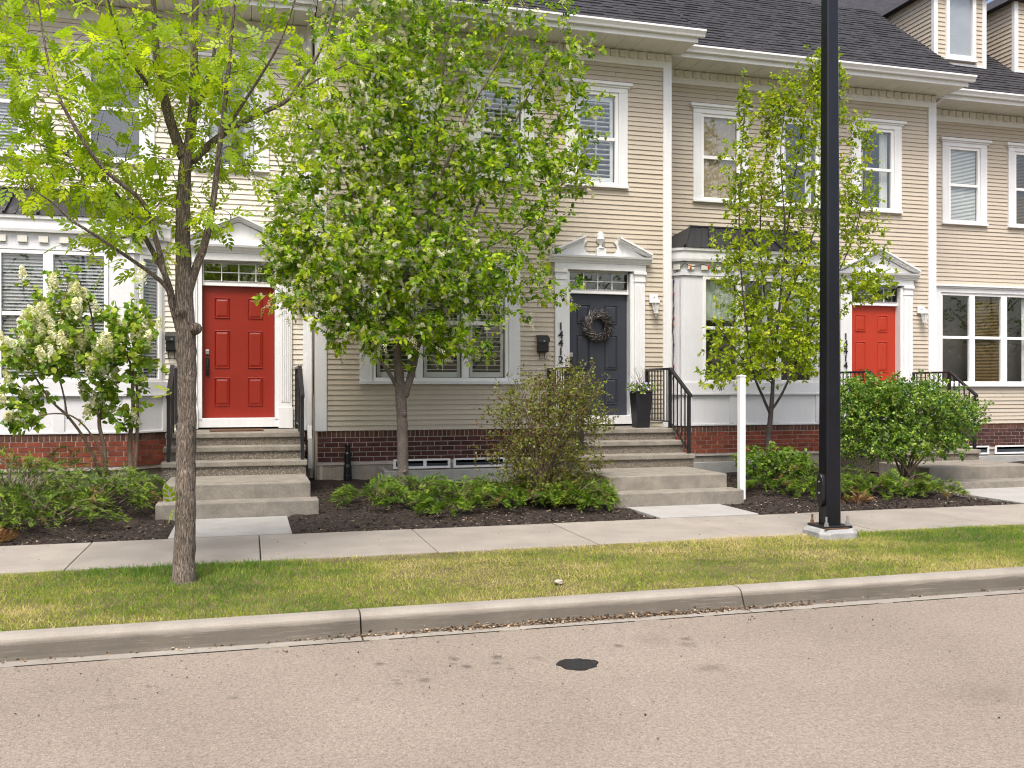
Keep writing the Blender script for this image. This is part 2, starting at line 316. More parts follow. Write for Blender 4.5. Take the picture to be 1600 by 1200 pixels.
def W(px, py, Y):
    """the point at depth Y on the line of sight of a photograph pixel (for laying out limbs)"""
    u = (px-800)/1460; t = Y/(math.cos(YAW)-math.sin(YAW)*u)
    return Vector((t*(math.sin(YAW)+math.cos(YAW)*u), Y, EYE+(606-py)*t/1460))

# ------------------------------------------------------------------ the street
def bed_z(x, y): 
    return -.06*((-.80 < x < .43) or (4.73 < x < 6.03) or (10.11 < x < 12.09))*(y < 12)+.17*max(0, min(1, (y-10.25)/4.2))**1.5-.015-max(0, min(1, (x-8)/2))*.05*max(0, min(1, (y-10.25)/2))
def lawn_z(y): return -.075+.07*max(0, min(1, (y-6.92)/1.84))
g = MB().add([(-300, -300, -.42), (300, -300, -.42), (300, 300, -.42), (-300, 300, -.42)], [(0, 1, 2, 3)]).build('ground', 'turf_soil'); tag(g, kind='structure')
rd = MB().add([(-60, -5, -.21), (60, -5, -.21), (60, 6.56, -.21), (-60, 6.56, -.21)], [(0, 1, 2, 3)]).build('road', 'road'); tag(rd, kind='structure')
cb = struct('curb')
J = .768-3.05*4; prof = [(6.92, -.4), (6.92, -.068), (6.90, -.06), (6.805, -.058), (6.775, -.066), (6.755, -.082), (6.705, -.185), (6.685, -.2), (6.655, -.206), (6.565, -.208), (6.565, -.4)]
me = None
for i in range(12):
    a = J+3.05*i
    if me is None:
        me = MB().ext(prof, 'x', 0.006, 3.044).mesh('curb_segment', 'curb')
    o = bpy.data.objects.new('curb_segment', me); reg(o, cb); o.location = (a, 0, 0)
sw = struct('sidewalk'); me = MB().box(.005, 1.625, 8.765, 10.25, -.15, 0).mesh('paving_slab', 'sidewalk')
for i in range(-5, 13):
    o = bpy.data.objects.new('paving_slab', me); reg(o, sw); o.location = (.1+1.63*i, 0, random.uniform(-.003, .003))
    b = o.modifiers.new('bevel', 'BEVEL'); b.width = .008; b.segments = 2
def sheet(name, x0, x1, y0, y1, zf, nx, ny, mat, rough=0):
    xs = np.linspace(x0, x1, nx); ys = np.linspace(y0, y1, ny); V = []
    for y in ys:
        for x in xs: V.append((x, y, zf(x, y)+random.uniform(-rough, rough)))
    F = [(j*nx+i, j*nx+i+1, (j+1)*nx+i+1, (j+1)*nx+i) for j in range(ny-1) for i in range(nx-1)]
    o = npmesh(name, V, F, mat); tag(o, kind='structure'); return o
sheet('lawn_ground', -11, 21, 6.92, 8.77, lambda x, y: lawn_z(y)-.012, 160, 12, 'turf_soil', .006)
sheet('planting_bed', -11, 21, 10.245, 16.2, bed_z, 260, 50, 'soil', .012)
# opposite verge, behind the camera
o = MB().box(-60, 60, -5.15, -5, -.4, -.07).build('opposite_curb', 'sidewalk'); tag(o, kind='structure')
o = MB().box(-60, 60, -40, -5.15, -.4, -.08).build('opposite_lawn', 'turf_soil'); tag(o, kind='structure')
# front walks
def walk(x0, x1, y1, z):
    o = MB().box(x0, x1, 10.256, y1, -.15, z).build('front_walk', 'walkway', bevel=.006); tag(o, kind='structure')
walk(-.81, .44, 11.62, .012); walk(4.72, 6.04, 11.27, .012); walk(10.1, 12.1, 11.97, .004)

# ------------------------------------------------------------------ townhouses
LAP = .0785
def board_mesh(mat):
    return MB().add([(0,-.019,0),(1,-.019,0),(1,-.004,LAP),(0,-.004,LAP),(0,.012,.008),(1,.012,.008),(1,.012,LAP),(0,.012,LAP),(0,-.015,-.001),(1,-.015,-.001)],
        [(0,1,2,3),(8,9,1,0),(4,5,9,8),(5,4,7,6),(3,2,6,7),(0,3,7,4,8),(1,9,5,6,2)]).mesh('siding_board', mat)
BM = {k: board_mesh(k) for k in ('beige', 'cream')}
BRK = {}
def brick_mesh(kind, w, h):
    k = (kind, round(w, 3), round(h, 3))
    if k not in BRK:
        BRK[k] = MB().box(0, w, -.005, .05, 0, h).mesh('brick', kind)
    return BRK[k]
def siding(house, fr, x0, x1, z0, z1, holes, mat, yoff=0):
    z = z0
    while z < z1-.02:
        cuts = sorted((a, b) for a, b, c, d in holes if c < z+LAP and d > z); segs = []; x = x0
        for a, b in cuts:
            if a > x+.01: segs.append((x, min(a, x1)))
            x = max(x, b)
        if x < x1-.01: segs.append((x, x1))
        seg2 = []
        for a, b in segs:
            if b-a > 2.2 and random.random() < .42: q = random.uniform(a+.5, b-.5); seg2 += [(a, q-.002), (q+.002, b)]
            else: seg2.append((a, b))
        for a, b in seg2:
            o = bpy.data.objects.new('siding_board', BM[mat]); reg(o, house)
            p = Vector(fr((a, yoff+random.uniform(-.0015, .0015), z+random.uniform(-.0012, .0012))))-off(house); o.location = p; o.rotation_euler.z = fr.a; o.scale = (b-a, 1, 1)
        z += LAP
def bricks(house, base, fr, x0, x1, kind, rows=5, z0=.435, holes=(), cap='cap_brick', foot=False):
    h = .0615; j = .0125
    def put(a, b, z, hh, k):
        if b-a < .02: return
        o = bpy.data.objects.new('brick', brick_mesh(k, b-a, hh)); reg(o, base)
        o.location = Vector(fr((a, random.uniform(-.002, .002), z)))-off(base); o.rotation_euler.z = fr.a
    for r in range(rows):
        x = x0 - (.105 if r % 2 else 0); z = z0+r*(h+j)
        while x < x1:
            put(max(x, x0), min(x+.2, x1), z, h, kind); x += .2125
    x = x0; z = z0+rows*(h+j)
    while x < x1-.02:
        put(x, min(x+.060, x1), z, .092, cap); x += .0715
def recess(part, fr, x0, x1, z0, z1, d, mat):
    m = MB(fr); y0, y1 = .035, d
    m.add([(x0,y0,z0),(x1,y0,z0),(x1,y0,z1),(x0,y0,z1),(x0,y1,z0),(x1,y1,z0),(x1,y1,z1),(x0,y1,z1)], [(4,5,6,7),(0,1,5,4),(1,2,6,5),(2,3,7,6),(3,0,4,7)])
    return m.build('room', mat, part)
def slats(part, fr, x0, x1, z0, z1, y, pitch, depth, tilt, mat, name='blind_slats'):
    m = MB(fr); z = z0
    while z < z1:
        a = math.radians(tilt); dy, dz = depth/2*math.cos(a), depth/2*math.sin(a)
        m.add([(x0, y-dy, z-dz), (x1, y-dy, z-dz), (x1, y+dy, z+dz), (x0, y+dy, z+dz), (x0, y-dy, z-dz+.002), (x1, y-dy, z-dz+.002), (x1, y+dy, z+dz+.002), (x0, y+dy, z+dz+.002)],
              [(0,3,2,1),(4,5,6,7),(0,1,5,4),(1,2,6,5),(2,3,7,6),(3,0,4,7)]); z += pitch
    return m.build(name, mat, part, kind='stuff')
def louvers(part, fr, x0, x1, z0, z1, y):
    """a plantation shutter panel: stiles, rails and separate tilting louvers"""
    s = .05; m = MB(fr).box(x0, x0+s, y-.014, y+.014, z0, z1).box(x1-s, x1, y-.014, y+.014, z0, z1)
    zm = (z0+z1)/2
    for a, b in ((z0, z0+.08), (zm-.03, zm+.03), (z1-.07, z1)): m.box(x0+s, x1-s, y-.013, y+.013, a, b)
    m.build('shutter_frame', 'vinyl', part); m = MB(fr).box((x0+x1)/2-.006, (x0+x1)/2+.006, y-.05, y-.04, z0+.1, zm-.05).box((x0+x1)/2-.006, (x0+x1)/2+.006, y-.05, y-.04, zm+.05, z1-.09)
    m.build('tilt_rod', 'vinyl', part)
    me = MB(fr).box(x0+s, x1-s, y-.036, y+.036, -.004, .004).mesh('louver', 'vinyl', off(part))
    for a, b in ((z0+.08, zm-.03), (zm+.03, z1-.07)):
        n = max(1, int((b-a)/.075)); st = (b-a)/n
        for i in range(n):
            o = bpy.data.objects.new('louver', me); reg(o, part); o.location.z = a+st*(i+.5)
def window(house, fr, sashes, z0, z1, rail, fill, casing=.16, head=.11, cap=.05, capo=.07, sill=.04, ymax=.4, name='window', trim='white', apron=True, room='dark_room', fw=.055):
    """sashes: glass spans [(x0,x1),...]; z0..z1 the glass heights; rail: height of the horizontal bar, or None"""
    xa, xb = sashes[0][0]-fw, sashes[-1][1]+fw; za, zb = z0-fw, z1+fw
    m = MB(fr)
    if casing:
        m.box(xa-casing, xa, -.045, .03, za, zb).box(xb, xb+casing, -.045, .03, za, zb)
        m.box(xa-casing, xb+casing, -.047, .03, zb, zb+head)
        if cap: m.box(xa-casing-capo, xb+casing+capo, -.10, .03, zb+head, zb+head+cap).box(xa-casing-capo*.5, xb+casing+capo*.5, -.07, .03, zb+head-.03, zb+head)
        if sill: m.box(xa-casing-.01, xb+casing+.01, -.075, .03, za-sill, za)
    else:
        m.box(xa, xb, -.02, .03, zb, zb+.01)
    w = m.build(name, trim, house, bevel=.004)
    f = MB(fr); y0, y1 = -.022, .035
    f.box(xa, xb, y0, y1, za, z0).box(xa, xb, y0, y1, z1, zb).box(xa, sashes[0][0], y0, y1, z0, z1).box(sashes[-1][1], xb, y0, y1, z0, z1)
    for (a, b), (c, d) in zip(sashes, sashes[1:]): f.box(b, c, y0-.006, y1, z0, z1)
    for a, b in sashes:
        if rail: f.box(a, b, y0+.008, y1-.004, rail-.028, rail+.028)
    f.build('sash_frame', 'vinyl', w, bevel=.004)
    for a, b in sashes:
        for c, d in (((z0, rail-.028), (rail+.028, z1)) if rail else ((z0, z1),)):
            MB(fr).box(a, b, .008, .014, c, d).build('pane', 'glass', w)
    recess(w, fr, sashes[0][0]-.02, sashes[-1][1]+.02, z0-.02, z1+.02, ymax, room)
    for i, (a, b) in enumerate(sashes):
        fl = fill[i % len(fill)] if isinstance(fill, (list, tuple)) else fill
        if fl == 'shutter': louvers(w, fr, a+.03, b-.01, z0+.01, z1-.01, .075)
        elif fl == 'blind': slats(w, fr, a, b, z0, z1, .05, .028, .026, 58, 'blind')
        elif fl == 'greyblind': slats(w, fr, a, b, z0+.02, z1, .05, .048, .046, 52, 'grey_blind')
        elif fl == 'brownblind': slats(w, fr, a, b, z0, z1, .05, .03, .026, 40, 'brownblind')
        elif fl == 'woven': slats(w, fr, a, b, z0, z1, .05, .022, .021, 80, 'woven', 'woven_shade')
        elif fl == 'halfshade':
            n = 14; mm = MB(fr); zs = [z1-(z1-z0)*.40*k/n for k in range(n+1)]
            for k in range(n):
                for q in range(8):
                    xs = [a+(b-a)*q/8, a+(b-a)*(q+1)/8]
                    yy = lambda x, z: .09+.022*math.sin(9*(z-z0)+7*(x-a)*(x-a)*4)+.012*math.sin(31*x+11*z)
                    mm.add([(xs[0], yy(xs[0], zs[k+1]), zs[k+1]), (xs[1], yy(xs[1], zs[k+1]), zs[k+1]), (xs[1], yy(xs[1], zs[k]), zs[k]), (xs[0], yy(xs[0], zs[k]), zs[k])], [(0, 1, 2, 3)])
            mm.build('cloth_shade', 'sheer', w)
        elif fl == 'curtain':
            mm = MB(fr); n = 20
            for sa, sb in ((a, a+.12), (b-.16, b)):
                for k in range(n):
                    xa_, xb_ = sa+(sb-sa)*k/n, sa+(sb-sa)*(k+1)/n; fy = lambda x: .12+.02*math.sin(x*95)
                    mm.add([(xa_, fy(xa_), z0), (xb_, fy(xb_), z0), (xb_, fy(xb_), z1), (xa_, fy(xa_), z1)], [(0, 1, 2, 3)])
            mm.build('curtain', 'blind', w)
    return w
def door_set(house, fr, xc, mat, ped, digits=None, handle=True):
    """pilasters, entablature and pediment round a recessed six-panel door with a barred transom"""
    zf = .94                                                  # landing level
    for s in (-1, 1):
        a, b = xc+s*.60, xc+s*.788; a, b = min(a, b), max(a, b)
        m = MB(fr).box(a, b, -.055, .03, zf+.32, 3.32)
        for k in range(5 if not (digits and s < 0) else 0): 
            c = a+.022+(b-a-.044)*(k+.5)/5; m.box(c-.010, c+.010, -.064, -.055, zf+.40, 3.26)
        m.box(a-.012, b+.012, -.075, .03, zf, zf+.32).box(a-.01, b+.01, -.068, .03, 3.32, 3.345).box(a-.004, b+.004, -.062, .03, 3.345, 3.44).box(a-.02, b+.02, -.085, .03, 3.44, 3.49)
        m.build('pilaster', 'white', house, bevel=.004)
    for s in (-1, 1):                                         # jambs
        a, b = xc+s*.532, xc+s*.60; MB(fr).box(min(a, b), max(a, b), -.03, .16, zf+.14, 3.46).build('door_jamb', 'white', house, bevel=.004)
    MB(fr).box(xc-.80, xc+.80, -.065, .16, 3.492, 3.60).build('entablature', 'white', house, bevel=.003)
    prof = [(.02, 3.602), (-.075, 3.602), (-.085, 3.625), (-.11, 3.64), (-.13, 3.67), (-.16, 3.685), (-.17, 3.715), (.02, 3.715)]
    MB(fr).ext(prof, 'x', xc-.88, xc+.88).build('cornice', 'white', house)
    # pediment
    za, ha, hw = 3.717, .40, .88
    if ped == 'closed':
        m = MB(fr).ext([(xc-hw+.08, za), (xc+hw-.08, za), (xc, za+ha-.04)], 'y', -.05, .02)
        m.build('tympanum', 'white', house)
    else:
        for s in (-1, 1):
            pts = [(xc+s*(hw-.08), za), (xc+s*.30, za+.27)]
            for k in range(9):
                a = math.radians(78-k*168/8); pts.append((xc+s*(.16+.105*math.cos(a)), za+.145-.105*math.sin(a)*-1)) if False else None
            arc = []
            for k in range(9):                               # scooped inner edge
                a = math.radians(60-k*150/8); arc.append((xc+s*(.175+.115*math.cos(a)), za+.15+.115*math.sin(a)))
            poly = pts+[p for p in arc]+[(xc+s*.09, za+.05), (xc+s*.09, za)]
            MB(fr).ext(poly, 'y', -.05, .02).build('tympanum', 'white', house)
        MB(fr).box(xc-.085, xc+.085, -.09, .02, za, za+.13).build('pedestal', 'white', house, bevel=.004)
        mm = MB(fr).lathe([(.075, za+.13), (.072, za+.145), (.03, za+.165), (.024, za+.20), (.045, za+.225), (.068, za+.25), (.072, za+.275), (.078, za+.28), (.078, za+.292), (.062, za+.30), (.066, za+.34), (.05, za+.385), (.022, za+.41), (.004, za+.415)], xc, -.035, 14)
        mm.build('finial', 'white', house, smooth=True)
    for s in (-1, 1):                                         # raking cornices, stepped mouldings
        t = 1 if ped == 'closed' else .66
        m = MB(fr)
        for (d0, d1, y) in ((0, .028, -.175), (.028, .05, -.14), (.05, .072, -.10), (.072, .085, -.075)):
            sl = ha/hw; ln = math.hypot(1, sl)
            p0 = (xc+s*hw, za+.0); p1 = (xc+s*hw*(1-t), za+ha*t)
            o0, o1 = .065-d0*ln, .065-d1*ln
            m.ext([(p0[0], p0[1]+max(o1, 0)), (p1[0], p1[1]+o1), (p1[0], p1[1]+o0), (p0[0], p0[1]+max(o0, .004))], 'y', y, .02)
        m.build('raking_cornice', 'white', house)
    # transom
    tr = MB(fr).box(xc-.53, xc+.53, .05, .15, 3.115, 3.19).box(xc-.53, xc+.53, .07, .15, 3.455, 3.49).box(xc-.53, xc-.505, .07, .15, 3.19, 3.455).box(xc+.505, xc+.53, .07, .15, 3.19, 3.455).build('transom', 'vinyl', house, bevel=.003)
    for i in (1, 2, 3): x = xc-.505+1.01*i/4; MB(fr).box(x-.007, x+.007, .086, .094, 3.19, 3.455).build('muntin', 'vinyl', tr)
    MB(fr).box(xc-.505, xc+.505, .087, .093, 3.317, 3.329).build('muntin', 'vinyl', tr)
    MB(fr).box(xc-.505, xc+.505, .098, .104, 3.19, 3.455).build('pane', 'glass', tr); recess(tr, fr, xc-.505, xc+.505, 3.185, 3.46, .5, 'dark_room')
    # door leaf
    d = MB(fr).box(xc-.53, xc+.53, .12, .165, 1.10, 3.114).build('door', mat, house, bevel=.003)
    px = [(xc-.40, xc-.20), (xc+.20-.08, xc+.40-.08)] if False else [(xc-.36, xc-.13), (xc+.13, xc+.36)]
    for a, b in px:
        for c, e in ((2.62, 2.94), (1.86, 2.44), (1.28, 1.72)):
            m = MB(fr); s1, s2 = .022, .05
            def ring(q, y): return [(a+q, y, c+q), (b-q, y, c+q), (b-q, y, e-q), (a+q, y, e-q)]
            r = ring(0, .1195)+ring(s1*.5, .104)+ring(s1, .119)+ring(s2, .109)
            fs = [(i+4*k, (i+1) % 4+4*k, (i+1) % 4+4*(k+1), i+4*(k+1)) for k in range(3) for i in range(4)]+[(12, 13, 14, 15)]
            m.add(r, fs).build('door_panel', mat, d)
    if handle:
        hx = xc-.46; m = MB(fr).box(hx-.028, hx+.028, .10, .12, 1.75, 2.03); m.tube([(hx, .11, 1.99), (hx, .06, 1.96), (hx, .05, 1.88), (hx, .06, 1.80), (hx, .11, 1.77)], .012, 8)
        m.build('door_handle', 'black_metal', d, bevel=.004)
        m = MB(fr).box(hx-.03, hx+.03, .095, .12, 2.07, 2.14); m.build('deadbolt', 'silver', d, bevel=.006)
    MB(fr).box(xc-.60, xc+.60, -.02, .17, zf+.02, 1.10).build('threshold', 'white', house, bevel=.004)
    if digits:
        st, zt, dz, x = digits
        for i, ch in enumerate(st):
            cu = bpy.data.curves.new('house_number', 'FONT'); cu.body = ch; cu.size = .172; cu.extrude = .004; cu.offset = .003; cu.align_x = 'CENTER'
            t = bpy.data.objects.new('house_number', cu); COL.objects.link(t); dg = bpy.context.evaluated_depsgraph_get(); me = bpy.data.meshes.new_from_object(t.evaluated_get(dg))
            bpy.data.objects.remove(t); me.materials.clear(); me.materials.append(MT['digit'])
            o = bpy.data.objects.new('house_number_digit', me); reg(o, house); o.location = Vector(fr((x, -.072, zt-dz*i)))-off(house); o.rotation_euler = (math.pi/2, 0, 0)
EAVE = 7.17
def roof(house, x0, x1, yw, xr, show=True, dormers=()):
    """soffit, fascia, gutter, shingled slope; xr: overhang at the right end"""
    yf = yw-.67; p = .833
    s = MB(); n = int((x1+xr-x0)/.30)
    for i in range(n):
        a = x0+(x1+xr-x0)*i/n; b = x0+(x1+xr-x0)*(i+1)/n
        o = MB().box(a+.002, b-.004, yf+.01, yw+.02, EAVE, EAVE+.02).build('soffit_panel', 'soffit', house)
    MB().box(x0, x1+xr, yf-.02, yf+.008, EAVE-.02, EAVE+.15).build('fascia', 'white', house, bevel=.004)
    gp = [(yf-.022, EAVE+.06), (yf-.09, EAVE+.06), (yf-.10, EAVE+.09), (yf-.125, EAVE+.12), (yf-.14, EAVE+.135), (yf-.14, EAVE+.165), (yf-.128, EAVE+.165), (yf-.128, EAVE+.14), (yf-.022, EAVE+.10)]
    MB().ext(gp, 'x', x0, x1+xr+.09).build('gutter', 'white', house)
    z0, y0 = EAVE+.155, yf-.05; run = 5.6
    MB().add([(x0, y0, z0-.03), (x1+xr, y0, z0-.03), (x1+xr, y0+run, z0+p*run-.03), (x0, y0+run, z0+p*run-.03), (x0, y0+run, EAVE+.02), (x1+xr, y0+run, EAVE+.02), (x0, yf, EAVE+.02), (x1+xr, yf, EAVE+.02)],
             [(0,1,2,3),(2,5,4,3),(0,3,4,6),(1,7,5,2),(0,6,7,1),(4,5,7,6)]).build('roof', 'shingle', house)
    if show:
        m = MB(); ln = math.hypot(1, p); dx, dz = 1/ln, p/ln; k = 0; sdist = 0
        while sdist < 3.6:
            x = x0-random.uniform(0, .3)
            while x < x1+xr:
                w = random.choice((.15, .2, .27, .33)); a, b = max(x, x0), min(x+w-.006, x1+xr); x += w
                if b-a < .03: continue
                th = random.uniform(.006, .02); q0 = (y0+dx*sdist, z0+dz*sdist); q1 = (y0+dx*(sdist+.16), z0+dz*(sdist+.16)-.004)
                m.add([(a,q0[0],q0[1]-.01),(b,q0[0],q0[1]-.01),(b,q0[0]-dz*th,q0[1]+dx*th),(a,q0[0]-dz*th,q0[1]+dx*th),(a,q1[0],q1[1]),(b,q1[0],q1[1])], [(0,1,2,3),(3,2,5,4),(0,3,4),(1,5,2)])
            sdist += .14
        m.build('shingles', 'shingle', house, kind='stuff')
    for (xa, xb, yd) in dormers:
        zb = z0+p*(yd-y0)-.05; zt = zb+1.55; xm = (xa+xb)/2
        yb = yd+(zt-zb)/p+.2
        d = MB().ext([(yd+.03, zb), (yd+.03, zt), (yb, zt)], 'x', xa+.03, xb-.03).build('dormer', 'cream', house)
        m = MB()
        z = zb+.09
        MB().box(xa, xa+.10, yd-.02, yd+.06, zb, zt).box(xb-.10, xb, yd-.02, yd+.06, zb, zt).box(xa+.1, xb-.1, yd-.012, yd+.04, zb+.02, zb+.10).build('dormer_corner_board', 'white', d)
        fr = Fr(0, yd, 0); wz0 = zb+.26
        for q in range(16):                                   # lapped boards on front and cheeks
            za = zb+.10+q*.092
            if za > zt-.05: break
            for a, b in ((xa+.1, xm-.36), (xm+.36, xb-.1)) if wz0-.13 < za+.09 else ((xa+.1, xb-.1),):
                MB().ext([(yd-.008, za), (yd+.006, za+.09), (yd+.03, za+.09), (yd+.03, za)], 'x', a, b).build('siding_board', 'beige', d)
            ye = yd+(za-zb)/p+.02
            for s, xx in ((-1, xa), (1, xb)):
                MB().ext([(xx+s*.0, za), (xx-s*.016, za+.09), (xx-s*.035, za+.09), (xx-s*.035, za)], 'y', yd+.062, max(ye, yd+.1)).build('siding_board', 'beige', d)
        m = MB(fr); m.box(xm-.37, xm-.29, -.05, .02, wz0-.08, zt).box(xm+.29, xm+.37, -.05, .02, wz0-.08, zt).box(xm-.29, xm+.29, -.05, .02, wz0-.08, wz0).box(xm-.40, xm+.40, -.07, .02, wz0-.12, wz0-.08)
        m.build('dormer_window_casing', 'white', d)
        MB(fr).box(xm-.29, xm+.29, -.005, .002, wz0, zt).build('pane', 'glass', d)
        MB(fr).box(xm-.29, xm+.29, .012, .02, wz0, zt).build('pale_blind', 'grey_blind', d)
        # gabled top
        MB().ext([(xa-.15, zt), (xb+.15, zt), (xm, zt+.6)], 'y', yd-.15, yb+1.0).build('dormer_roof', 'shingle', d)
def frieze(house, fr, x0, x1, skip=()):
    MB(fr).box(x0, x1, -.035, .03, 6.93, EAVE-.006).build('frieze_board', 'white', house, bevel=.003)
    me = MB(fr).box(0, .095, -.068, -.037, EAVE-.13, EAVE-.02).mesh('dentil', 'soffit', off(house))
    n = int((x1-x0)/.163)
    for i in range(n):
        o = bpy.data.objects.new('dentil', me); reg(o, house); o.location = (x0+.03+(x1-x0-.06-.095)*i/(n-1), 0, 0)
def shell(house, x0, x1, yw, side_l, side_r, wallmat):
    """side walls, back and dark inner lining that close the block"""
    MB().box(x0, x1, yw+.52, yw+.6, -.1, EAVE).build('inner_wall', 'dark_room', house)
    for x, y0, nm in ((x0, side_l, 'side_wall'), (x1-.05, side_r, 'side_wall')):
        MB().box(x+.003, x+.047, yw+.013, yw+.6, .1, EAVE-.002).build(nm, wallmat, house)
def corner(house, fr, x, w=.15, z0=.9, y1=.05):
    MB(fr).box(x, x+w, -.04, y1, z0, 6.93).build('corner_board', 'white', house, bevel=.004)
def holes_for(wins): return [(a+.05, b-.05, c+.09, d-.09) for a, b, c, d in wins]
W2 = dict(z0=4.955, z1=6.386, rail=5.67)
def w2rect(c): return (c-.545, c+.545, 4.86, 6.6)
def bay(house, xl, xr, yw, wins, fills, brick, fill_r=None, left_face=True):
    """angled bay: front xl..xr at depth .4 before the wall, 45 degree cheeks"""
    d = .4; fy = yw-d; F0 = Fr(0, fy, 0); Lc = math.hypot(d, d)
    FR = Fr(xr, fy, 45); FL = Fr(xl-d, yw, -45)
    faces = [(F0, xl, xr), (FR, 0, Lc), (FL, 0, Lc)]
    base = MB()
    for fr, a, b in faces: base.fr = fr; base.box(a, b, .004, .06, .38, .90)
    bb = base.build('bay_brick_base', 'mortar', house)
    for fr, a, b in faces: bricks(house, bb, fr, a+.004, b-.004, brick)
    base = MB()
    for fr, a, b in faces: base.fr = fr; base.box(a, b, .03, .09, -.05, .43)
    base.build('bay_foundation', 'foundation', house)
    # solid parts of the bay wall
    m = MB(F0)
    gl = [(a-.05, b+.05) for a, b in [(wins[0][0], wins[-1][1])]][0]
    m.box(xl, xr, .0, .05, .902, 1.70); m.box(xl, gl[0], 0, .05, 1.70, 3.50).box(gl[1], xr, 0, .05, 1.70, 3.50).box(xl, xr, 0, .05, 3.49, 3.74)
    for fr in (FR, FL):
        m.fr = fr; m.box(.0, Lc, 0, .05, .902, 1.70).box(0, .09, 0, .05, 1.70, 3.5).box(Lc-.09, Lc, 0, .05, 1.70, 3.5).box(0, Lc, 0, .05, 3.49, 3.74)
    m.build('bay_wall', 'bay_white', house, bevel=.003)
    for fr, a, b in faces:
        MB(fr).box(a-.03, b+.03, -.03, -.001, 1.464, 1.655).build('sill_board', 'bay_white', house, bevel=.004)
        MB(fr).box(a-.04, b+.04, -.05, -.001, 1.44, 1.462).build('drip_edge', 'bay_white', house, bevel=.003)
        MB(fr).box(a-.02, b+.02, -.02, -.001, .905, .935).build('base_trim', 'bay_white', house, bevel=.003)
        nb = max(2, round((b-a)/.95)+1)
        for i in range(nb):
            w = .15 if b-a > 1 else .07; c = a+(b-a-w)*i/(nb-1); MB(fr).box(c, c+w, -.02, -.001, .936, 1.44).build('panel_batten', 'bay_white', house, bevel=.003)
        m = MB(fr).box(a-.02, b+.02, -.03, -.001, 3.50, 3.56).box(a-.015, b+.015, -.02, -.001, 3.563, 3.738).build('bay_frieze', 'bay_white', house, bevel=.003)
        nd = max(2, int((b-a)/.245))
        for i in range(nd):
            c = a+.05+(b-a-.1-.12)*i/(nd-1); MB(fr).box(c, c+.12, -.06, -.0215, 3.60, 3.69).build('dentil', 'soffit', house)
        t = .12*math.tan(math.radians(22.5))
        prof = [(.02, 3.74), (-.09, 3.74), (-.10, 3.78), (-.10, 3.90), (-.125, 3.92), (-.13, 3.965), (.02, 3.965)]
        MB(fr).ext(prof, 'x', a-(t if fr is not FL else 0)+.0, b+(t if fr is not FR else 0)).build('bay_cornice', 'white', house)
    window(house, F0, wins, 1.69, 3.44, 2.60, fills, casing=0, name='bay_window', trim='bay_white')
    window(house, FR, [(.145, Lc-.145)], 1.69, 3.44, None, fill_r or fills[-1], casing=0, name='bay_window', trim='bay_white', ymax=.22)
    if not left_face: MB(FL).box(0, Lc-.05, 0, .05, 1.70, 3.49).build('cheek_board', 'bay_white', house)
    else: window(house, FL, [(.145, Lc-.145)], 1.69, 3.44, None, fill_r or fills[0], casing=0, name='bay_window', trim='bay_white', ymax=.22)
    # hipped metal roof in standing-seam panels
    e = .14; zt, ze = 4.41, 3.968
    A = Vector((xl-e*.4, fy-e, ze)); B = Vector((xr+e*.4, fy-e, ze)); Cc = Vector((xr+d+e, yw, ze)); D = Vector((xl-d-e, yw, ze))
    E0 = Vector((xl+.30, yw-.03, zt)); E1 = Vector((xr-.30, yw-.03, zt))
    rf = MB().add([tuple(p) for p in (A, B, Cc, D, E0, E1)], [(0, 1, 5, 4), (1, 2, 5), (3, 0, 4), (0, 3, 2, 1)]).build('bay_roof', 'metal_roof', house)
    n = int((xr-xl)/.40); nrm = (B-A).cross(E0-A).normalized()*-1
    if nrm.y > 0: nrm = -nrm
    for i in range(n):
        m = MB(); t0, t1 = i/n, (i+1)/n
        def pt(t, s): return (A+(B-A)*t)*(1-s)+(E0+(E1-E0)*t)*s
        q = [pt(t0, 0), pt(t1, 0), pt(t1, 1), pt(t0, 1)]; l = nrm*.004
        m.add([tuple(p+l) for p in q]+[tuple(p+nrm*.001) for p in q], [(0,1,2,3),(0,4,5,1),(1,5,6,2),(2,6,7,3),(3,7,4,0)])
        for tt, hh in ((t0, .045), (t0+(t1-t0)/3, .014), (t0+2*(t1-t0)/3, .014)):
            a, b = pt(tt, 0), pt(tt, 1); wv = Vector((.014 if hh > .02 else .008, 0, 0))
            m.add([tuple(a-wv), tuple(a+wv), tuple(b+wv), tuple(b-wv), tuple(a-wv+nrm*hh), tuple(a+wv+nrm*hh), tuple(b+wv+nrm*hh), tuple(b-wv+nrm*hh)], [(0,1,5,4),(1,2,6,5),(2,3,7,6),(3,0,4,7),(4,5,6,7)])
        m.build('roof_panel', 'metal_roof', rf)
    m = MB()
    for a, b in ((A, E0), (B, E1)): m.tube([tuple(a+Vector((0, 0, .012))), tuple(b+Vector((0, 0, .012)))], .022, 6)
    m.tube([tuple(E0+Vector((0, -.01, .01))), tuple(E1+Vector((0, -.01, .01)))], .02, 6).build('ridge_cap', 'metal_roof', rf)
def downspout(house, x, y, z1, kick):
    m = MB().box(x-.035, x+.035, y-.03, y+.03, .98, z1)
    m.ext([(y-.03, .98), (y+.03, .98), (y-.05, .80), (y-.05, .74), (y-.11, .76)], 'x', x-.035, x+.035) if kick else None
    if kick: m.box(x-.03, x+.04, y-.12, y-.05, .32, .79)
    return m.build('downspout', 'white', house, bevel=.006)

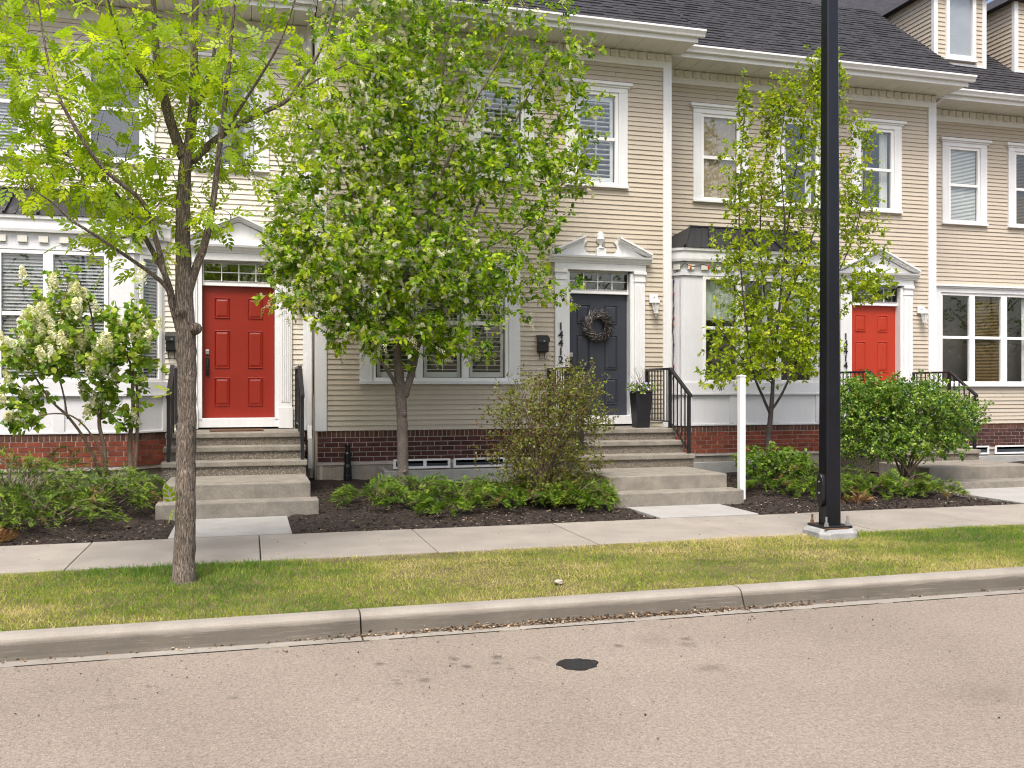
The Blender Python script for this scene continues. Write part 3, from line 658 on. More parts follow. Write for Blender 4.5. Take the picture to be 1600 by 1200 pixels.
# ---- left townhouse (red door, bay)
yw = 14.85; fr = Fr(0, yw, 0)
H1 = thing('townhouse', 'cream-sided townhouse with red door and white bay window at the left edge', 'townhouse', (-2, yw, 0), 'row of townhouses')
x0, x1 = -4.9, .955
cs = [-3.53, -1.9, -.255]
siding(H1, fr, x0+.02, x1, .905, 6.93, holes_for([w2rect(c) for c in cs])+[(-4.85, -1.22, .9, 3.93), (-.90, .60, .9, 3.72), (-.55, .24, 3.6, 3.95)], 'cream')
for i, c in enumerate(cs): window(H1, fr, [(c-.33, c+.33)], fill=['greyblind', None, 'curtain'][i] or 'none', **W2)
bay(H1, -4.5, -1.6, yw, [(-4.1, -3.45), (-3.32, -2.79), (-2.66, -2.0)], ['greyblind'], 'red_brick')
door_set(H1, fr, -.155, 'red_door', 'closed')
corner(H1, fr, .80, .15); frieze(H1, fr, x0, x1)
b = MB(fr).box(-1.2, x1, .004, .06, .38, .9).build('brick_base', 'mortar', H1); bricks(H1, b, fr, -1.19, x1-.01, 'dark_brick')
MB(fr).box(-5, x1, .03, .09, -.05, .43).build('foundation', 'foundation', H1)
shell(H1, x0, x1, yw, 0, 0, 'cream'); roof(H1, x0, x1, yw, 0, True)
downspout(H1, .895, 14.765, 7.2, True)
# ---- middle townhouse (charcoal door)
yw = 14.45; fr = Fr(0, yw, 0)
H2 = thing('townhouse', 'beige-sided townhouse with charcoal door, wreath and broken pediment above it', 'townhouse', (3.9, yw, 0), 'row of townhouses')
x0, x1 = .966, 6.843
cs = [2.25, 3.88, 5.5]; mw = [(1.875, 2.50), (2.61, 3.235), (3.345, 3.944)]
siding(H2, fr, x0+.02, x1-.02, .905, 6.93, holes_for([w2rect(c) for c in cs])+[(1.68, 4.12, 1.69, 3.62), (4.82, 6.32, .9, 3.72)], 'beige')
for i, c in enumerate(cs): window(H2, fr, [(c-.33, c+.33)], fill='shutter', **W2)
window(H2, fr, mw, 1.72, 3.46, 2.585, 'shutter', casing=.19, head=.15, cap=.05, sill=.05)
door_set(H2, fr, 5.564, 'grey_door', 'broken', ('14412', 2.50, .135, 4.865))
corner(H2, fr, .966, .165, y1=.15); corner(H2, fr, 6.69, .153, y1=.15); frieze(H2, fr, x0, x1)
b = MB(fr).box(x0+.02, x1-.02, .004, .06, .38, .9).build('brick_base', 'mortar', H2); bricks(H2, b, fr, x0+.03, x1-.03, 'dark_brick')
MB(fr).box(x0+.02, x1-.02, .02, .09, -.05, .43).build('foundation', 'foundation', H2)
bw = MB(fr).box(2.15, 3.05, -.01, .02, .30, .335).box(2.15, 3.05, -.01, .02, .42, .45).box(2.15, 2.19, -.01, .02, .335, .42).box(2.62, 2.67, -.01, .02, .335, .42).box(3.01, 3.05, -.01, .02, .335, .42).build('basement_window', 'vinyl', H2)
MB(fr).box(2.19, 3.01, .004, .012, .335, .42).build('pane', 'basement', bw)
bw = MB(fr).box(3.1, 3.95, -.01, .02, .30, .335).box(3.1, 3.95, -.01, .02, .42, .45).box(3.1, 3.14, -.01, .02, .335, .42).box(3.91, 3.95, -.01, .02, .335, .42).build('basement_window', 'vinyl', H2)
MB(fr).box(3.14, 3.91, .004, .012, .335, .42).build('pane', 'basement', bw)
MB().box(x0+.004, x0+.05, yw+.155, yw+.5, .1, EAVE).build('side_wall', 'beige', H2); MB().box(x1-.05, x1-.004, yw+.155, yw+1.2, .1, EAVE).build('side_wall', 'beige', H2)
shell(H2, x0+.06, x1-.06, yw, 0, 0, 'beige'); roof(H2, x0, x1, yw, .16, True)
# ---- right townhouse (orange-red door, bay)
yw = 15.1; fr = Fr(0, yw, 0)
H3 = thing('townhouse', 'beige-sided townhouse with black bay roof behind the lamp post and orange-red door', 'townhouse', (9.8, yw, 0), 'row of townhouses')
x0, x1 = 6.85, 12.697
cs = [8.115, 9.74, 11.365]
siding(H3, fr, x0, x1-.02, .905, 6.93, holes_for([w2rect(c) for c in cs])+[(6.80, 10.30, .9, 3.93), (10.62, 12.1, .9, 3.72), (10.97, 11.75, 3.6, 3.95)], 'beige')
for i, c in enumerate(cs): window(H3, fr, [(c-.33, c+.33)], fill=['woven', 'curtain', 'curtain'][i], **W2)
bay(H3, 7.21, 9.95, yw, [(7.62, 8.22), (8.36, 8.95), (9.09, 9.69)], ['halfshade', 'curtain', 'halfshade'], 'red_brick', 'none', left_face=False)
door_set(H3, fr, 11.36, 'orange_door', 'closed', ('14414', 2.46, .135, 10.665), handle=False)
corner(H3, fr, 12.52, .177, y1=.15); frieze(H3, fr, x0, x1)
b = MB(fr).box(10.3, x1-.02, .004, .06, .38, .9).build('brick_base', 'mortar', H3); bricks(H3, b, fr, 10.32, x1-.03, 'dark_brick')
MB(fr).box(x0, x1-.02, .03, .09, -.05, .43).build('foundation', 'foundation', H3)
MB().box(x1-.05, x1-.004, yw+.155, yw+1.2, .1, EAVE).build('side_wall', 'beige', H3)
shell(H3, x0, x1-.06, yw, 0, 0, 'beige'); roof(H3, x0, x1, yw, .16, True)
# downspout in the angle of the next house, fed from its gutter
# ---- far right townhouse (six-light window)
yw = 15.8; fr = Fr(0, yw, 0)
H4 = thing('townhouse', 'beige-sided townhouse with dormers and a wide grid window at the right edge', 'townhouse', (15.6, yw, 0), 'row of townhouses')
x0, x1 = 12.71, 18.56
cs = [13.975, 15.6, 17.23]; fw = [(13.45, 14.10), (14.23, 14.885), (15.03, 15.68), (15.82, 16.47)]
siding(H4, fr, x0, x1, .83, 6.93, holes_for([w2rect(c) for c in cs])+[(13.2, 16.6, 1.64, 3.60)], 'beige')
for i, c in enumerate(cs): window(H4, fr, [(c-.33, c+.33)], fill=['blind', 'brownblind', 'blind'][i], **W2)
window(H4, fr, fw, 1.69, 3.43, 2.58, ['none', 'brownblind', 'curtain'], casing=.15, head=.12, cap=.04, sill=.05)
corner(H4, fr, x0+.05, .15, z0=.83); frieze(H4, fr, x0, x1)
b = MB(fr).box(x0, x1, .004, .06, .30, .828).build('brick_base', 'mortar', H4); bricks(H4, b, fr, x0+.01, x1-.01, 'dark_brick', z0=.365)
MB(fr).box(x0, x1, .03, .09, -.05, .36).build('foundation', 'foundation', H4)
for a in (13.75, 14.75):
    bw = MB(fr).box(a, a+.85, -.01, .02, .20, .235).box(a, a+.85, -.01, .02, .345, .375).box(a, a+.04, -.01, .02, .235, .345).box(a+.81, a+.85, -.01, .02, .235, .345).build('basement_window', 'vinyl', H4)
    MB(fr).box(a+.04, a+.81, .004, .012, .235, .345).build('pane', 'basement', bw)
shell(H4, x0, x1, yw, 0, 0, 'beige'); roof(H4, x0, x1, yw, 0, True, [(13.58, 14.89, 16.2), (15.61, 16.92, 16.2)])
m = MB().box(12.73, 12.80, 15.69, 15.76, 1.0, 6.95)
m.tube([(12.765, 15.72, 6.95), (12.80, 15.66, 7.03), (12.90, 15.25, 7.13), (12.92, 15.10, 7.20)], .038, 4)
m.build('downspout', 'white', H4, bevel=.005)

# ------------------------------------------------------------------ steps
def steps(label, xa, xb, yl, zs, ys, sx0, sx1, yw):
    """three precast treads with aggregate risers over two poured slabs; zs: landing, tread, tread, slab, slab; ys: their front edges"""
    t = thing('front_steps', label, 'steps', ((xa+xb)/2, ys[0], 0), 'concrete front steps')
    back = [yw-.07, ys[0], ys[1], ys[2], ys[3]]
    for k in range(3):
        r = MB().box(xa+.02, xb-.02, ys[k]+.03, back[k]+.02 if k else yw-.01, -.1 if k == 0 else zs[k]-.6, zs[k]-.075).build('riser', 'aggregate', t)
        MB().box(xa, xb, ys[k], (back[k]+.028) if k else yw-.01, zs[k]-.074, zs[k]).build('tread', 'step_smooth', t, bevel=.012)
    for k in (3, 4):
        MB().box(sx0+(.03 if k == 3 else -.03), sx1+(-.03 if k == 3 else .05), ys[k], back[k] + (.10 if k == 3 else .02), -.12, zs[k]).build('slab_step', 'step_smooth', t, bevel=.014)
    return t
steps('concrete front steps climbing to the red door beside the furrowed street tree', -1.12, .765, 13.75, (.93, .755, .575, .385, .195), (13.68, 13.37, 13.05, 11.95, 11.63), -1.03, .77, 14.85)
steps('concrete front steps climbing to the charcoal door with the wreath', 4.60, 6.45, 13.4, (.93, .755, .57, .38, .19), (13.40, 13.08, 12.76, 11.58, 11.26), 4.56, 6.36, 14.45)
steps('concrete front steps under the orange-red door, half hidden behind a shrub', 10.42, 12.23, 14.05, (.91, .70, .49, .31, .11), (14.05, 13.73, 13.41, 12.3, 11.95), 10.2, 12.3, 15.1)
dm = MB().box(-.55, .20, 14.05, 14.55, .932, .95).build('doormat', 'mat', bevel=.006); tag(dm, 'thin brown doormat on the landing before the red door', 'doormat')
# ------------------------------------------------------------------ railings
def railing(label, x, yw, ya, yb, za, zb, zl, ztr):
    """from the wall at yw level to ya, then sloping down to yb"""
    t = thing('stair_railing', label, 'railing', (x, ya, zl), 'black stair railings')
    ht = za
    m = MB()
    def bar(p, q, h, w): 
        d = Vector(q)-Vector(p); m.add([(x-w, p[1], p[2]-h), (x+w, p[1], p[2]-h), (x+w, p[1], p[2]+h), (x-w, p[1], p[2]+h), (x-w, q[1], q[2]-h), (x+w, q[1], q[2]-h), (x+w, q[1], q[2]+h), (x-w, q[1], q[2]+h)], [(0,1,2,3),(4,7,6,5),(0,4,5,1),(1,5,6,2),(2,6,7,3),(3,7,4,0)])
    bar((x, yw-.02, ht), (x, ya-.02, ht), .018, .028); bar((x, ya-.02, ht), (x, yb-.06, zb), .022, .028); m.build('handrail', 'black_metal', t, bevel=.004)
    m = MB(); bz = zl+.10
    bar((x, yw-.03, bz), (x, ya, bz), .012, .012); sl = (zb-ht)/(yb-ya); bz2 = lambda y: bz+(y-ya)*sl
    bar((x, ya, bz), (x, yb, bz2(yb)), .012, .012); m.build('bottom_rail', 'black_metal', t)
    for y, z0, z1 in ((yw-.05, zl, ht), (ya, zl, ht), (yb, ztr, zb)): MB().box(x-.022, x+.022, y-.022, y+.022, z0, z1).build('post', 'black_metal', t)
    y = yw-.15
    while y > ya+.06: MB().box(x-.008, x+.008, y-.008, y+.008, bz, ht-.01).build('baluster', 'black_metal', t); y -= .115
    n = 4
    for i in range(1, n+1):
        y = ya+(yb-ya)*i/(n+1); MB().box(x-.008, x+.008, y-.008, y+.008, bz2(y), ht+(y-ya)*sl-.01).build('baluster', 'black_metal', t)
railing('black stair railing just left of the furrowed street tree trunk', -1.03, 14.85, 13.8, 13.13, 1.86, 1.44, .93, .575)
railing('black stair railing right of the red door below its wall lantern', .70, 14.85, 13.8, 13.13, 1.86, 1.44, .93, .575)
railing('black stair railing partly hidden by the brownish shrub at the charcoal door', 4.67, 14.45, 13.5, 12.84, 1.86, 1.44, .93, .57)
railing('black stair railing right of the tall black planter', 6.38, 14.45, 13.5, 12.84, 1.86, 1.44, .93, .57)
railing('black stair railing crossing in front of the orange-red door', 10.47, 15.1, 14.1, 13.49, 1.84, 1.42, .91, .49)
railing('black stair railing below the wide grid window at far right', 12.16, 15.1, 14.1, 13.49, 1.84, 1.42, .91, .49)
# ------------------------------------------------------------------ wall lanterns, mailboxes
def lantern(label, x, y, z):
    t = thing('wall_lantern', label, 'wall lantern', (x, y, z), 'white coach lanterns')
    MB().box(x-.075, x+.075, y-.035, y, z-.02, z+.12).build('back_plate', 'alum', t, bevel=.005)
    yy = y-.12
    MB().tube([(x, y-.02, z+.05), (x, y-.07, z+.09), (x, yy, z+.06)], .012, 6).build('arm', 'alum', t)
    MB().lathe([(.075, z-.035), (.078, z-.02), (.06, z+.02), (.03, z+.045), (.008, z+.07)], x, yy, 6).build('cap', 'alum', t)
    m = MB()
    for k in range(6):
        a = math.pi/3*k; m.tube([(x+.068*math.cos(a), yy+.068*math.sin(a), z-.035), (x+.03*math.cos(a), yy+.03*math.sin(a), z-.19)], .005, 4)
    m.lathe([(.006, z-.25), (.012, z-.235), (.008, z-.22), (.034, z-.20), (.034, z-.185)], x, yy, 6).build('cage', 'alum', t)
    MB().lathe([(.024, z-.18), (.058, z-.04)], x, yy, 6).build('lantern_glass', 'frost', t)
lantern('white wall lantern right of the red door, next to tree leaves', .70, 14.83, 3.0)
lantern('white wall lantern on beige siding right of the charcoal door', 6.51, 14.43, 3.0)
lantern('white wall lantern right of the orange-red door', 12.34, 15.08, 3.0)
def mailbox(label, x, y, z):
    t = thing('mailbox', label, 'mailbox', (x, y, z))
    MB().ext([(y, z-.14), (y-.085, z-.14), (y-.095, z-.12), (y-.10, z+.09), (y, z+.14)], 'x', x-.085, x+.085).build('box', 'black_metal', t, bevel=.006)
    MB().ext([(y, z+.145), (y-.12, z+.09), (y-.125, z+.02), (y-.105, z+.02), (y-.1, z+.085), (y, z+.135)], 'x', x-.095, x+.095).build('lid', 'black_metal', t)
    MB().box(x-.012, x+.012, y-.131, y-.124, z+.03, z+.055).build('emblem', 'silver', t)
    m = MB()
    for s in (-.05, .03): m.tube([(x+s, y-.03, z-.14), (x+s, y-.03, z-.24), (x+s+.01, y-.06, z-.255), (x+s+.035, y-.075, z-.23)], .006, 5)
    m.build('newspaper_hook', 'black_metal', t)
mailbox('small black mailbox on beige siding left of the charcoal door', 4.56, 14.43, 2.27)
mailbox('small black mailbox on cream siding behind the furrowed trunk', -1.11, 14.83, 2.24)
# ------------------------------------------------------------------ wreath on the charcoal door
t = thing('wreath', 'grey-brown twig wreath hanging on the charcoal door', 'wreath', (5.55, 14.52, 2.58))
parts = []; cx, cz = 5.55, 2.585
m = MB(); m.tube([(cx+.17*math.cos(a), 14.535, cz+.17*math.sin(a)) for a in np.linspace(0, 2*math.pi, 33)], .03, 7, False).build('ring', 'bark_dark', t)
T3 = np.array([(0, -.5, 0), (0, .5, 0), (0, 0, .8), (1, 0, 0)], float); T3F = np.array([(0, 1, 3), (1, 2, 3), (2, 0, 3)])
n = 900; a = RNG.uniform(0, 2*math.pi, n); r = RNG.uniform(.12, .235, n)
P = np.stack([cx+r*np.cos(a), 14.52-RNG.uniform(0, .05, n), cz+r*np.sin(a)], 1)
sw_ = RNG.uniform(.2, 1.1, n); A = np.stack([np.cos(a)*sw_+np.sin(a)*1.0, -RNG.uniform(.05, .5, n), np.sin(a)*sw_-np.cos(a)*1.0], 1)
inn = RNG.random(n) < .12; A[inn] = np.stack([-np.cos(a[inn])*.4+np.sin(a[inn]), -.2*np.ones(inn.sum()), -np.sin(a[inn])*.4-np.cos(a[inn])], 1)
V, F, X = scatter(T3, T3F, P, A, RNG.normal(size=(n, 3)), np.stack([RNG.uniform(.05, .13, n), RNG.uniform(.007, .016, n), RNG.uniform(.007, .016, n)], 1), RNG.random(n))
npmesh('twig_sprays', V, F, 'twigbrown', t, X, 'stuff')
# ------------------------------------------------------------------ planter with flowers
px_, py_ = 5.98, 13.72
t = thing('planter', 'tall tapered black planter with pansies beside the charcoal door', 'planter', (px_, py_, .93))
z = .932; m = MB()
def sq(w, zz): return [(px_-w, py_-w, zz), (px_+w, py_-w, zz), (px_+w, py_+w, zz), (px_-w, py_+w, zz)]
m.add(sq(.105, z)+sq(.138, z+.55)+sq(.145, z+.555)+sq(.145, z+.58)+sq(.128, z+.58)+sq(.12, z+.52), [(0,3,2,1)]+[(i+4*k, (i+1) % 4+4*k, (i+1) % 4+4*k+4, i+4*k+4) for k in range(5) for i in range(4)]+[(20, 21, 22, 23)]).build('pot', 'pot', t, bevel=.006)
MT['pansy'] = leafmat('pansy_petal', [(0, (.16, .10, .34)), (.5, (.35, .28, .5)), (.8, (.42, .36, .55)), (1, (.75, .74, .7))], .2, .7, 1)
LF = np.array([(0, 0, 0), (.45, .5, .10), (1, 0, -.08), (.45, -.5, .10)], float); LFF = np.array([(0, 1, 2), (0, 2, 3)])
n = 150; P = np.stack([px_+RNG.normal(0, .10, n), py_+RNG.normal(0, .10, n), z+.58+RNG.uniform(-.02, .11, n)], 1)
V, F, X = scatter(LF, LFF, P, RNG.normal(size=(n, 3))+[0, 0, .4], RNG.normal(size=(n, 3))+[0, -.5, 1], RNG.uniform(.03, .06, n), RNG.random(n)); npmesh('greenery', V, F, 'low_leaf', t, X, 'stuff')
FLW = np.array([(0, 0, .1)]+[(math.cos(k*2*math.pi/6), math.sin(k*2*math.pi/6), 0) for k in range(6)], float); FLF = np.array([(0, k+1, (k+1) % 6+1) for k in range(6)])
n = 26; P = np.stack([px_+RNG.normal(.02, .10, n), py_-.05+RNG.normal(0, .09, n), z+.64+RNG.uniform(-.12, .10, n)], 1)
V, F, X = scatter(FLW, FLF, P, np.cross(RNG.normal(size=(n, 3)), [0, -1, .3]), np.array([[0, -1, .4]])+RNG.normal(0, .3, (n, 3)), RNG.uniform(.014, .024, n), RNG.random(n)); npmesh('pansies', V, F, 'pansy', t, X, 'stuff')
m = MB()
for k in range(16):
    q = Vector((px_+random.uniform(-.05, .05), py_+random.uniform(-.05, .05), z+.55)); pts = [q]; d = Vector((random.uniform(-.5, .35), random.uniform(-.3, .3), 1)).normalized()
    for i in range(5): q = q+d*.085; pts.append(q); d = (d+Vector((random.uniform(-.35, .3), random.uniform(-.2, .2), -.05))).normalized()
    m.tube([tuple(p) for p in pts], [.003, .003, .0025, .002, .0015, .001], 4)
m.build('curly_stems', 'bark_shrub', t)
# ------------------------------------------------------------------ string lights on the right bay
t = thing('string_lights', 'unlit coloured string lights around the bay left of the young tree', 'string lights', (7.1, 14.8, 3.6))
d = .4; cord = [(7.06, 14.81, z_) for z_ in np.linspace(1.7, 3.52, 14)]; cord = [(x+random.uniform(-.02, .02), y, z_) for x, y, z_ in cord]
top = [(7.19+2.6*k/30, 14.64, 3.70-.05*abs(math.sin(k*.75))) for k in range(31)]
MB().tube(cord+top, .006, 5).build('cord', 'bark_dark', t)
for nm, c in (('bulb_red', (.45, .02, .02)), ('bulb_orange', (.6, .16, .02)), ('bulb_green', (.02, .16, .09)), ('bulb_blue', (.02, .05, .2))): MT[nm] = M(nm, c, .25, .05)
ck = ['bulb_red', 'bulb_blue', 'bulb_orange', 'bulb_red', 'bulb_green']
for i, p in enumerate([(7.06, 14.79, z_) for z_ in (1.95, 2.32, 2.66, 2.78, 2.95, 3.2, 3.42)]+[(7.30+.34*k, 14.62, 3.655) for k in range(8)]):
    dz = .05; MB().lathe([(.010, p[2]+.02), (.012, p[2]), (.017, p[2]-.02), (.012, p[2]-.045), (.002, p[2]-.06)], p[0], p[1], 8).build('bulb', ck[i % 5], t, smooth=True)
# ------------------------------------------------------------------ window wells, standpipe
def well(label, x0, x1, y0, y1, zt, zb=-.05):
    t = MB().box(x0, x0+.07, y0+.07, y1, zb, zt).box(x1-.07, x1, y0+.07, y1, zb, zt).box(x0, x1, y0, y0+.07, zb, zt-.012).build('window_well', 'well', bevel=.01)
    tag(t, label, 'window well', 'concrete window wells')
well('concrete window well behind the blossoming tree trunk', 1.93, 4.0, 13.85, 14.455, .335)
well('concrete window well beside the white sign post', 6.93, 8.3, 14.15, 14.70, .33)
well('concrete window well under the wide grid window at far right', 13.5, 15.8, 15.1, 15.81, .24)
t = thing('standpipe', 'black standpipe against dark brick between downspout and tree trunk', 'pipe', (1.44, 14.36, .1))
MB().lathe([(.062, .05), (.062, .36), (.05, .40), (.05, .56), (.036, .58), (.036, .70), (.02, .72)], 1.44, 14.36, 12).build('pipe', 'black_metal', t, smooth=False)
MB().lathe([(.068, .20), (.068, .23)], 1.44, 14.36, 12).build('collar', 'black_metal', t)
MB().lathe([(.064, .225), (.064, .231)], 1.44, 14.36, 12).build('band', 'silver', t)
# ------------------------------------------------------------------ sign post, lamp post, stones, patch
pc = W(1158.5, 775, 11.6); X0, Y0 = pc.x, 11.6
t = thing('sign_post', 'slim white vinyl sign post standing in mulch right of the middle steps', 'post', (X0, Y0, 0))
MB().box(X0-.042, X0+.042, Y0-.042, Y0+.042, -.05, 1.715).build('post', 'post_white', t, bevel=.004)
MB().add([(X0-.05, Y0-.05, 1.715), (X0+.05, Y0-.05, 1.715), (X0+.05, Y0+.05, 1.715), (X0-.05, Y0+.05, 1.715), (X0-.05, Y0-.05, 1.728), (X0+.05, Y0-.05, 1.728), (X0+.05, Y0+.05, 1.728), (X0-.05, Y0+.05, 1.728), (X0, Y0, 1.745)], [(0,3,2,1),(0,1,5,4),(1,2,6,5),(2,3,7,6),(3,0,4,7),(4,5,8),(5,6,8),(6,7,8),(7,4,8)]).build('cap', 'post_white', t)
lx, ly = 5.975, 8.70
t = thing('street_lamp', 'tall black square street lamp post on a concrete footing by the sidewalk', 'street lamp', (lx, ly, 0))
def ngon(w, c, z): return [(lx+a*w, ly+b*w, z) for a, b in ((1, -1+c), (1, 1-c), (1-c, 1), (-1+c, 1), (-1, 1-c), (-1, -1+c), (-1+c, -1), (1-c, -1))]
fz = [(-.3, .235), (.03, .235), (.075, .20)]
m = MB(); vs = sum([ngon(w, .35, z) for z, w in fz], []); m.add(vs, [tuple(range(7, -1, -1)), tuple(range(16, 24))]+[(k*8+i, k*8+(i+1) % 8, (k+1)*8+(i+1) % 8, (k+1)*8+i) for k in range(2) for i in range(8)]).build('footing', 'footing', t, bevel=.012)
MB().box(lx-.165, lx+.165, ly-.165, ly+.165, .078, .103).build('base_plate', 'black_metal', t, bevel=.004)
MB().box(lx-.185, lx+.10, ly-.195, ly-.168, .079, .086).build('rust_stain', 'rusty', t)
for sx in (-1, 1):
    for sy in (-1, 1):
        bx, by = lx+sx*.128, ly+sy*.128
        b = MB().lathe([(.011, .10), (.011, .20)], bx, by, 10).build('anchor_bolt', 'galv' if sy < 0 else 'rusty', t)
        MB().lathe([(.03, .103), (.03, .11), (.023, .111), (.023, .138), (.014, .14)], bx, by, 6).build('nut', 'galv' if sy < 0 else 'rusty', b)
zs = [(.103, .088), (.6, .087), (9.2, .054)]
m = MB(); vs = sum([ngon(w, .22, z) for z, w in zs], []); m.add(vs, [tuple(range(7, -1, -1)), tuple(range(16, 24))]+[(k*8+i, k*8+(i+1) % 8, (k+1)*8+(i+1) % 8, (k+1)*8+i) for k in range(2) for i in range(8)]).build('pole', 'pole', t)
hc = [(-.05, .30), (.05, .30)]
pts = [(.058*math.cos(a), .128*(1 if math.sin(a) > 0 else 1)*math.sin(a)**1) for a in np.linspace(0, 2*math.pi, 17)[:-1]]
pts = [(p[0], p[1]+(.05 if p[1] > 0 else -.05)) for p in pts]
m = MB().add([(lx-.129, ly+p[0], .47+p[1]) for p in pts]+[(lx-.082, ly+p[0], .47+p[1]) for p in pts], [tuple(range(16)), tuple(range(31, 15, -1))]+[(i, i+16, (i+1) % 16+16, (i+1) % 16) for i in range(16)])
hcover = m.build('hand_hole_cover', 'black_metal', t, bevel=.006)
for zz in (.56, .44): MB().tube([(lx-.138, ly, zz), (lx-.12, ly, zz)], .010, 8).build('screw', 'galv', hcover)
MB().tube([(lx, ly, 9.2), (lx-.2, ly-.4, 9.6), (lx-.5, ly-1.6, 9.75)], [.05, .045, .04], 10).build('lamp_arm', 'pole', t)
MB().box(lx-.66, lx-.42, ly-2.2, ly-1.55, 9.68, 9.82).build('lamp_head', 'pole', t, bevel=.04)
def rock(name, label, x, y, z, s, mat, cat='stone'):
    bm = bmesh.new(); bmesh.ops.create_icosphere(bm, subdivisions=2, radius=1)
    for v in bm.verts: v.co = v.co*(1+random.uniform(-.22, .22)); v.co.z *= .6
    me = bpy.data.meshes.new(name); bm.to_mesh(me); bm.free(); me.materials.append(MT[mat]); o = bpy.data.objects.new(name, me); reg(o, None); o.location = (x, y, z); o.scale = (s*1.2, s, s); return tag(o, label, cat)
rock('pale_stone', 'small pale stone lying on the yellowed lawn', 2.46, 7.32, -.04, .033, 'rock')
n = 40; ang = np.linspace(0, 2*math.pi, n, endpoint=False); rr = 1+.06*np.sin(3*ang+1)+.04*np.sin(7*ang)+RNG.normal(0, .03, n)
top = [(2.02+.134*rr[i]*math.cos(ang[i]), 5.64+.118*rr[i]*math.sin(ang[i]), -.204) for i in range(n)]
pm = MB().add(top+[(x, y, -.2095) for x, y, _ in top]+[(2.02, 5.64, -.201)], [(i, (i+1) % n, 2*n) for i in range(n)]+[(i, i+n, (i+1) % n+n, (i+1) % n) for i in range(n)]).build('tar_patch', 'patch'); tag(pm, 'round black tar patch in the beige road', 'road patch')

# ------------------------------------------------------------------ vegetation
def cat(pts, n=6):
    out = []
    P = [Vector(p) for p in pts]
    for i in range(len(P)-1):
        p0, p1, p2, p3 = P[max(i-1, 0)], P[i], P[i+1], P[min(i+2, len(P)-1)]
        for k in range(n):
            t = k/n; out.append(.5*((2*p1)+(-p0+p2)*t+(2*p0-5*p1+4*p2-p3)*t*t+(-p0+3*p1-3*p2+p3)*t**3))
    out.append(P[-1]); return out
def interp(r, n):
    return list(np.interp(np.linspace(0, 1, n), np.linspace(0, 1, len(r)), r))
NARROW = (np.array([(0, 0, 0), (.3, .27, .07), (.62, .25, .06), (1, 0, -.08), (.62, -.25, .06), (.3, -.27, .07)], float), np.array([(0, 1, 2, 3), (0, 3, 4, 5)]))
SIMPLE = (np.array([(0, 0, 0), (.28, .42, .08), (.6, .40, .07), (1, 0, -.06), (.6, -.40, .07), (.28, -.42, .08)], float), np.array([(0, 1, 2, 3), (0, 3, 4, 5)]))
SMALL = (np.array([(0, 0, 0), (.5, .36, .07), (1, 0, -.04), (.5, -.36, .07)], float), np.array([(0, 1, 2, 3)]))
def compound():
    V, F = [], []
    for (x, s, a, L) in [(.25, 1, 55, .40), (.25, -1, 55, .40), (.5, 1, 50, .44), (.5, -1, 50, .44), (.72, 1, 40, .42), (.72, -1, 40, .42), (.85, 0, 0, .48)]:
        a = math.radians(a)*s; c, q = math.cos(a), math.sin(a); b = len(V)
        for (u, w, h) in ((0, 0, 0), (.5, .25, .05), (1, 0, -.06), (.5, -.25, .05)): V.append((x+L*(u*c-w*q), L*(u*q+w*c), L*h-.08*x*x))
        F.append((b, b+1, b+2, b+3))
    return np.array(V, float), np.array(F)
COMPOUND = compound()
def raceme():
    """a short hanging spike of small five-petal clumps"""
    V, F = [], []
    for i in range(16):
        t = i/15; a = i*2.4; r = .22*(1-.55*t)*(.6 if i == 0 else 1); c = Vector((t, r*math.cos(a)*.9, r*math.sin(a)*.9)); s = .15*(1-.35*t)
        b = len(V)
        for k in range(4):
            w = a+k*math.pi/2; V.append((c.x+random.uniform(-.05, .05), c.y+s*math.cos(w), c.z+s*math.sin(w)))
        V.append((c.x+.04, c.y*1.5, c.z*1.5)); F += [(b, b+1, b+4), (b+1, b+2, b+4), (b+2, b+3, b+4), (b+3, b, b+4)]
    return np.array(V, float), np.array(F)
RACEME = raceme()
def panicle():
    V, F = [], []
    for i in range(46):
        t = (i/45)**.8; a = i*2.4; r = .34*(1-t)**.7*random.uniform(.7, 1.1)+.03; c = (t, r*math.cos(a), r*math.sin(a)); s = .115; b = len(V)
        u = np.array([random.gauss(0, 1) for _ in range(3)]); w = np.cross(u, [c[0]-.5, c[1], c[2]]); u /= np.linalg.norm(u); w /= np.linalg.norm(w)+1e-6
        for k, l in ((1, 0), (0, 1), (-1, 0), (0, -1)): V.append(tuple(np.array(c)+s*(k*u+l*w)))
        F += [(b, b+1, b+2), (b, b+2, b+3)]
    return np.array(V, float), np.array(F)
PANICLE = panicle()
def in_ell(cs, n, shell_=.0):
    """n points spread through a set of ellipsoids (cx,cy,cz, rx,ry,rz, weight)"""
    w = np.array([c[6] for c in cs], float); idx = RNG.choice(len(cs), n, p=w/w.sum()); out = []
    for i in idx:
        c = cs[i]; v = RNG.normal(size=3); v /= np.linalg.norm(v); r = RNG.random()**(1/2.4)*max(.4, RNG.normal(1, .17))
        out.append((c[0]+v[0]*r*c[3], c[1]+v[1]*r*c[4], c[2]+v[2]*r*c[5]))
    return np.array(out)
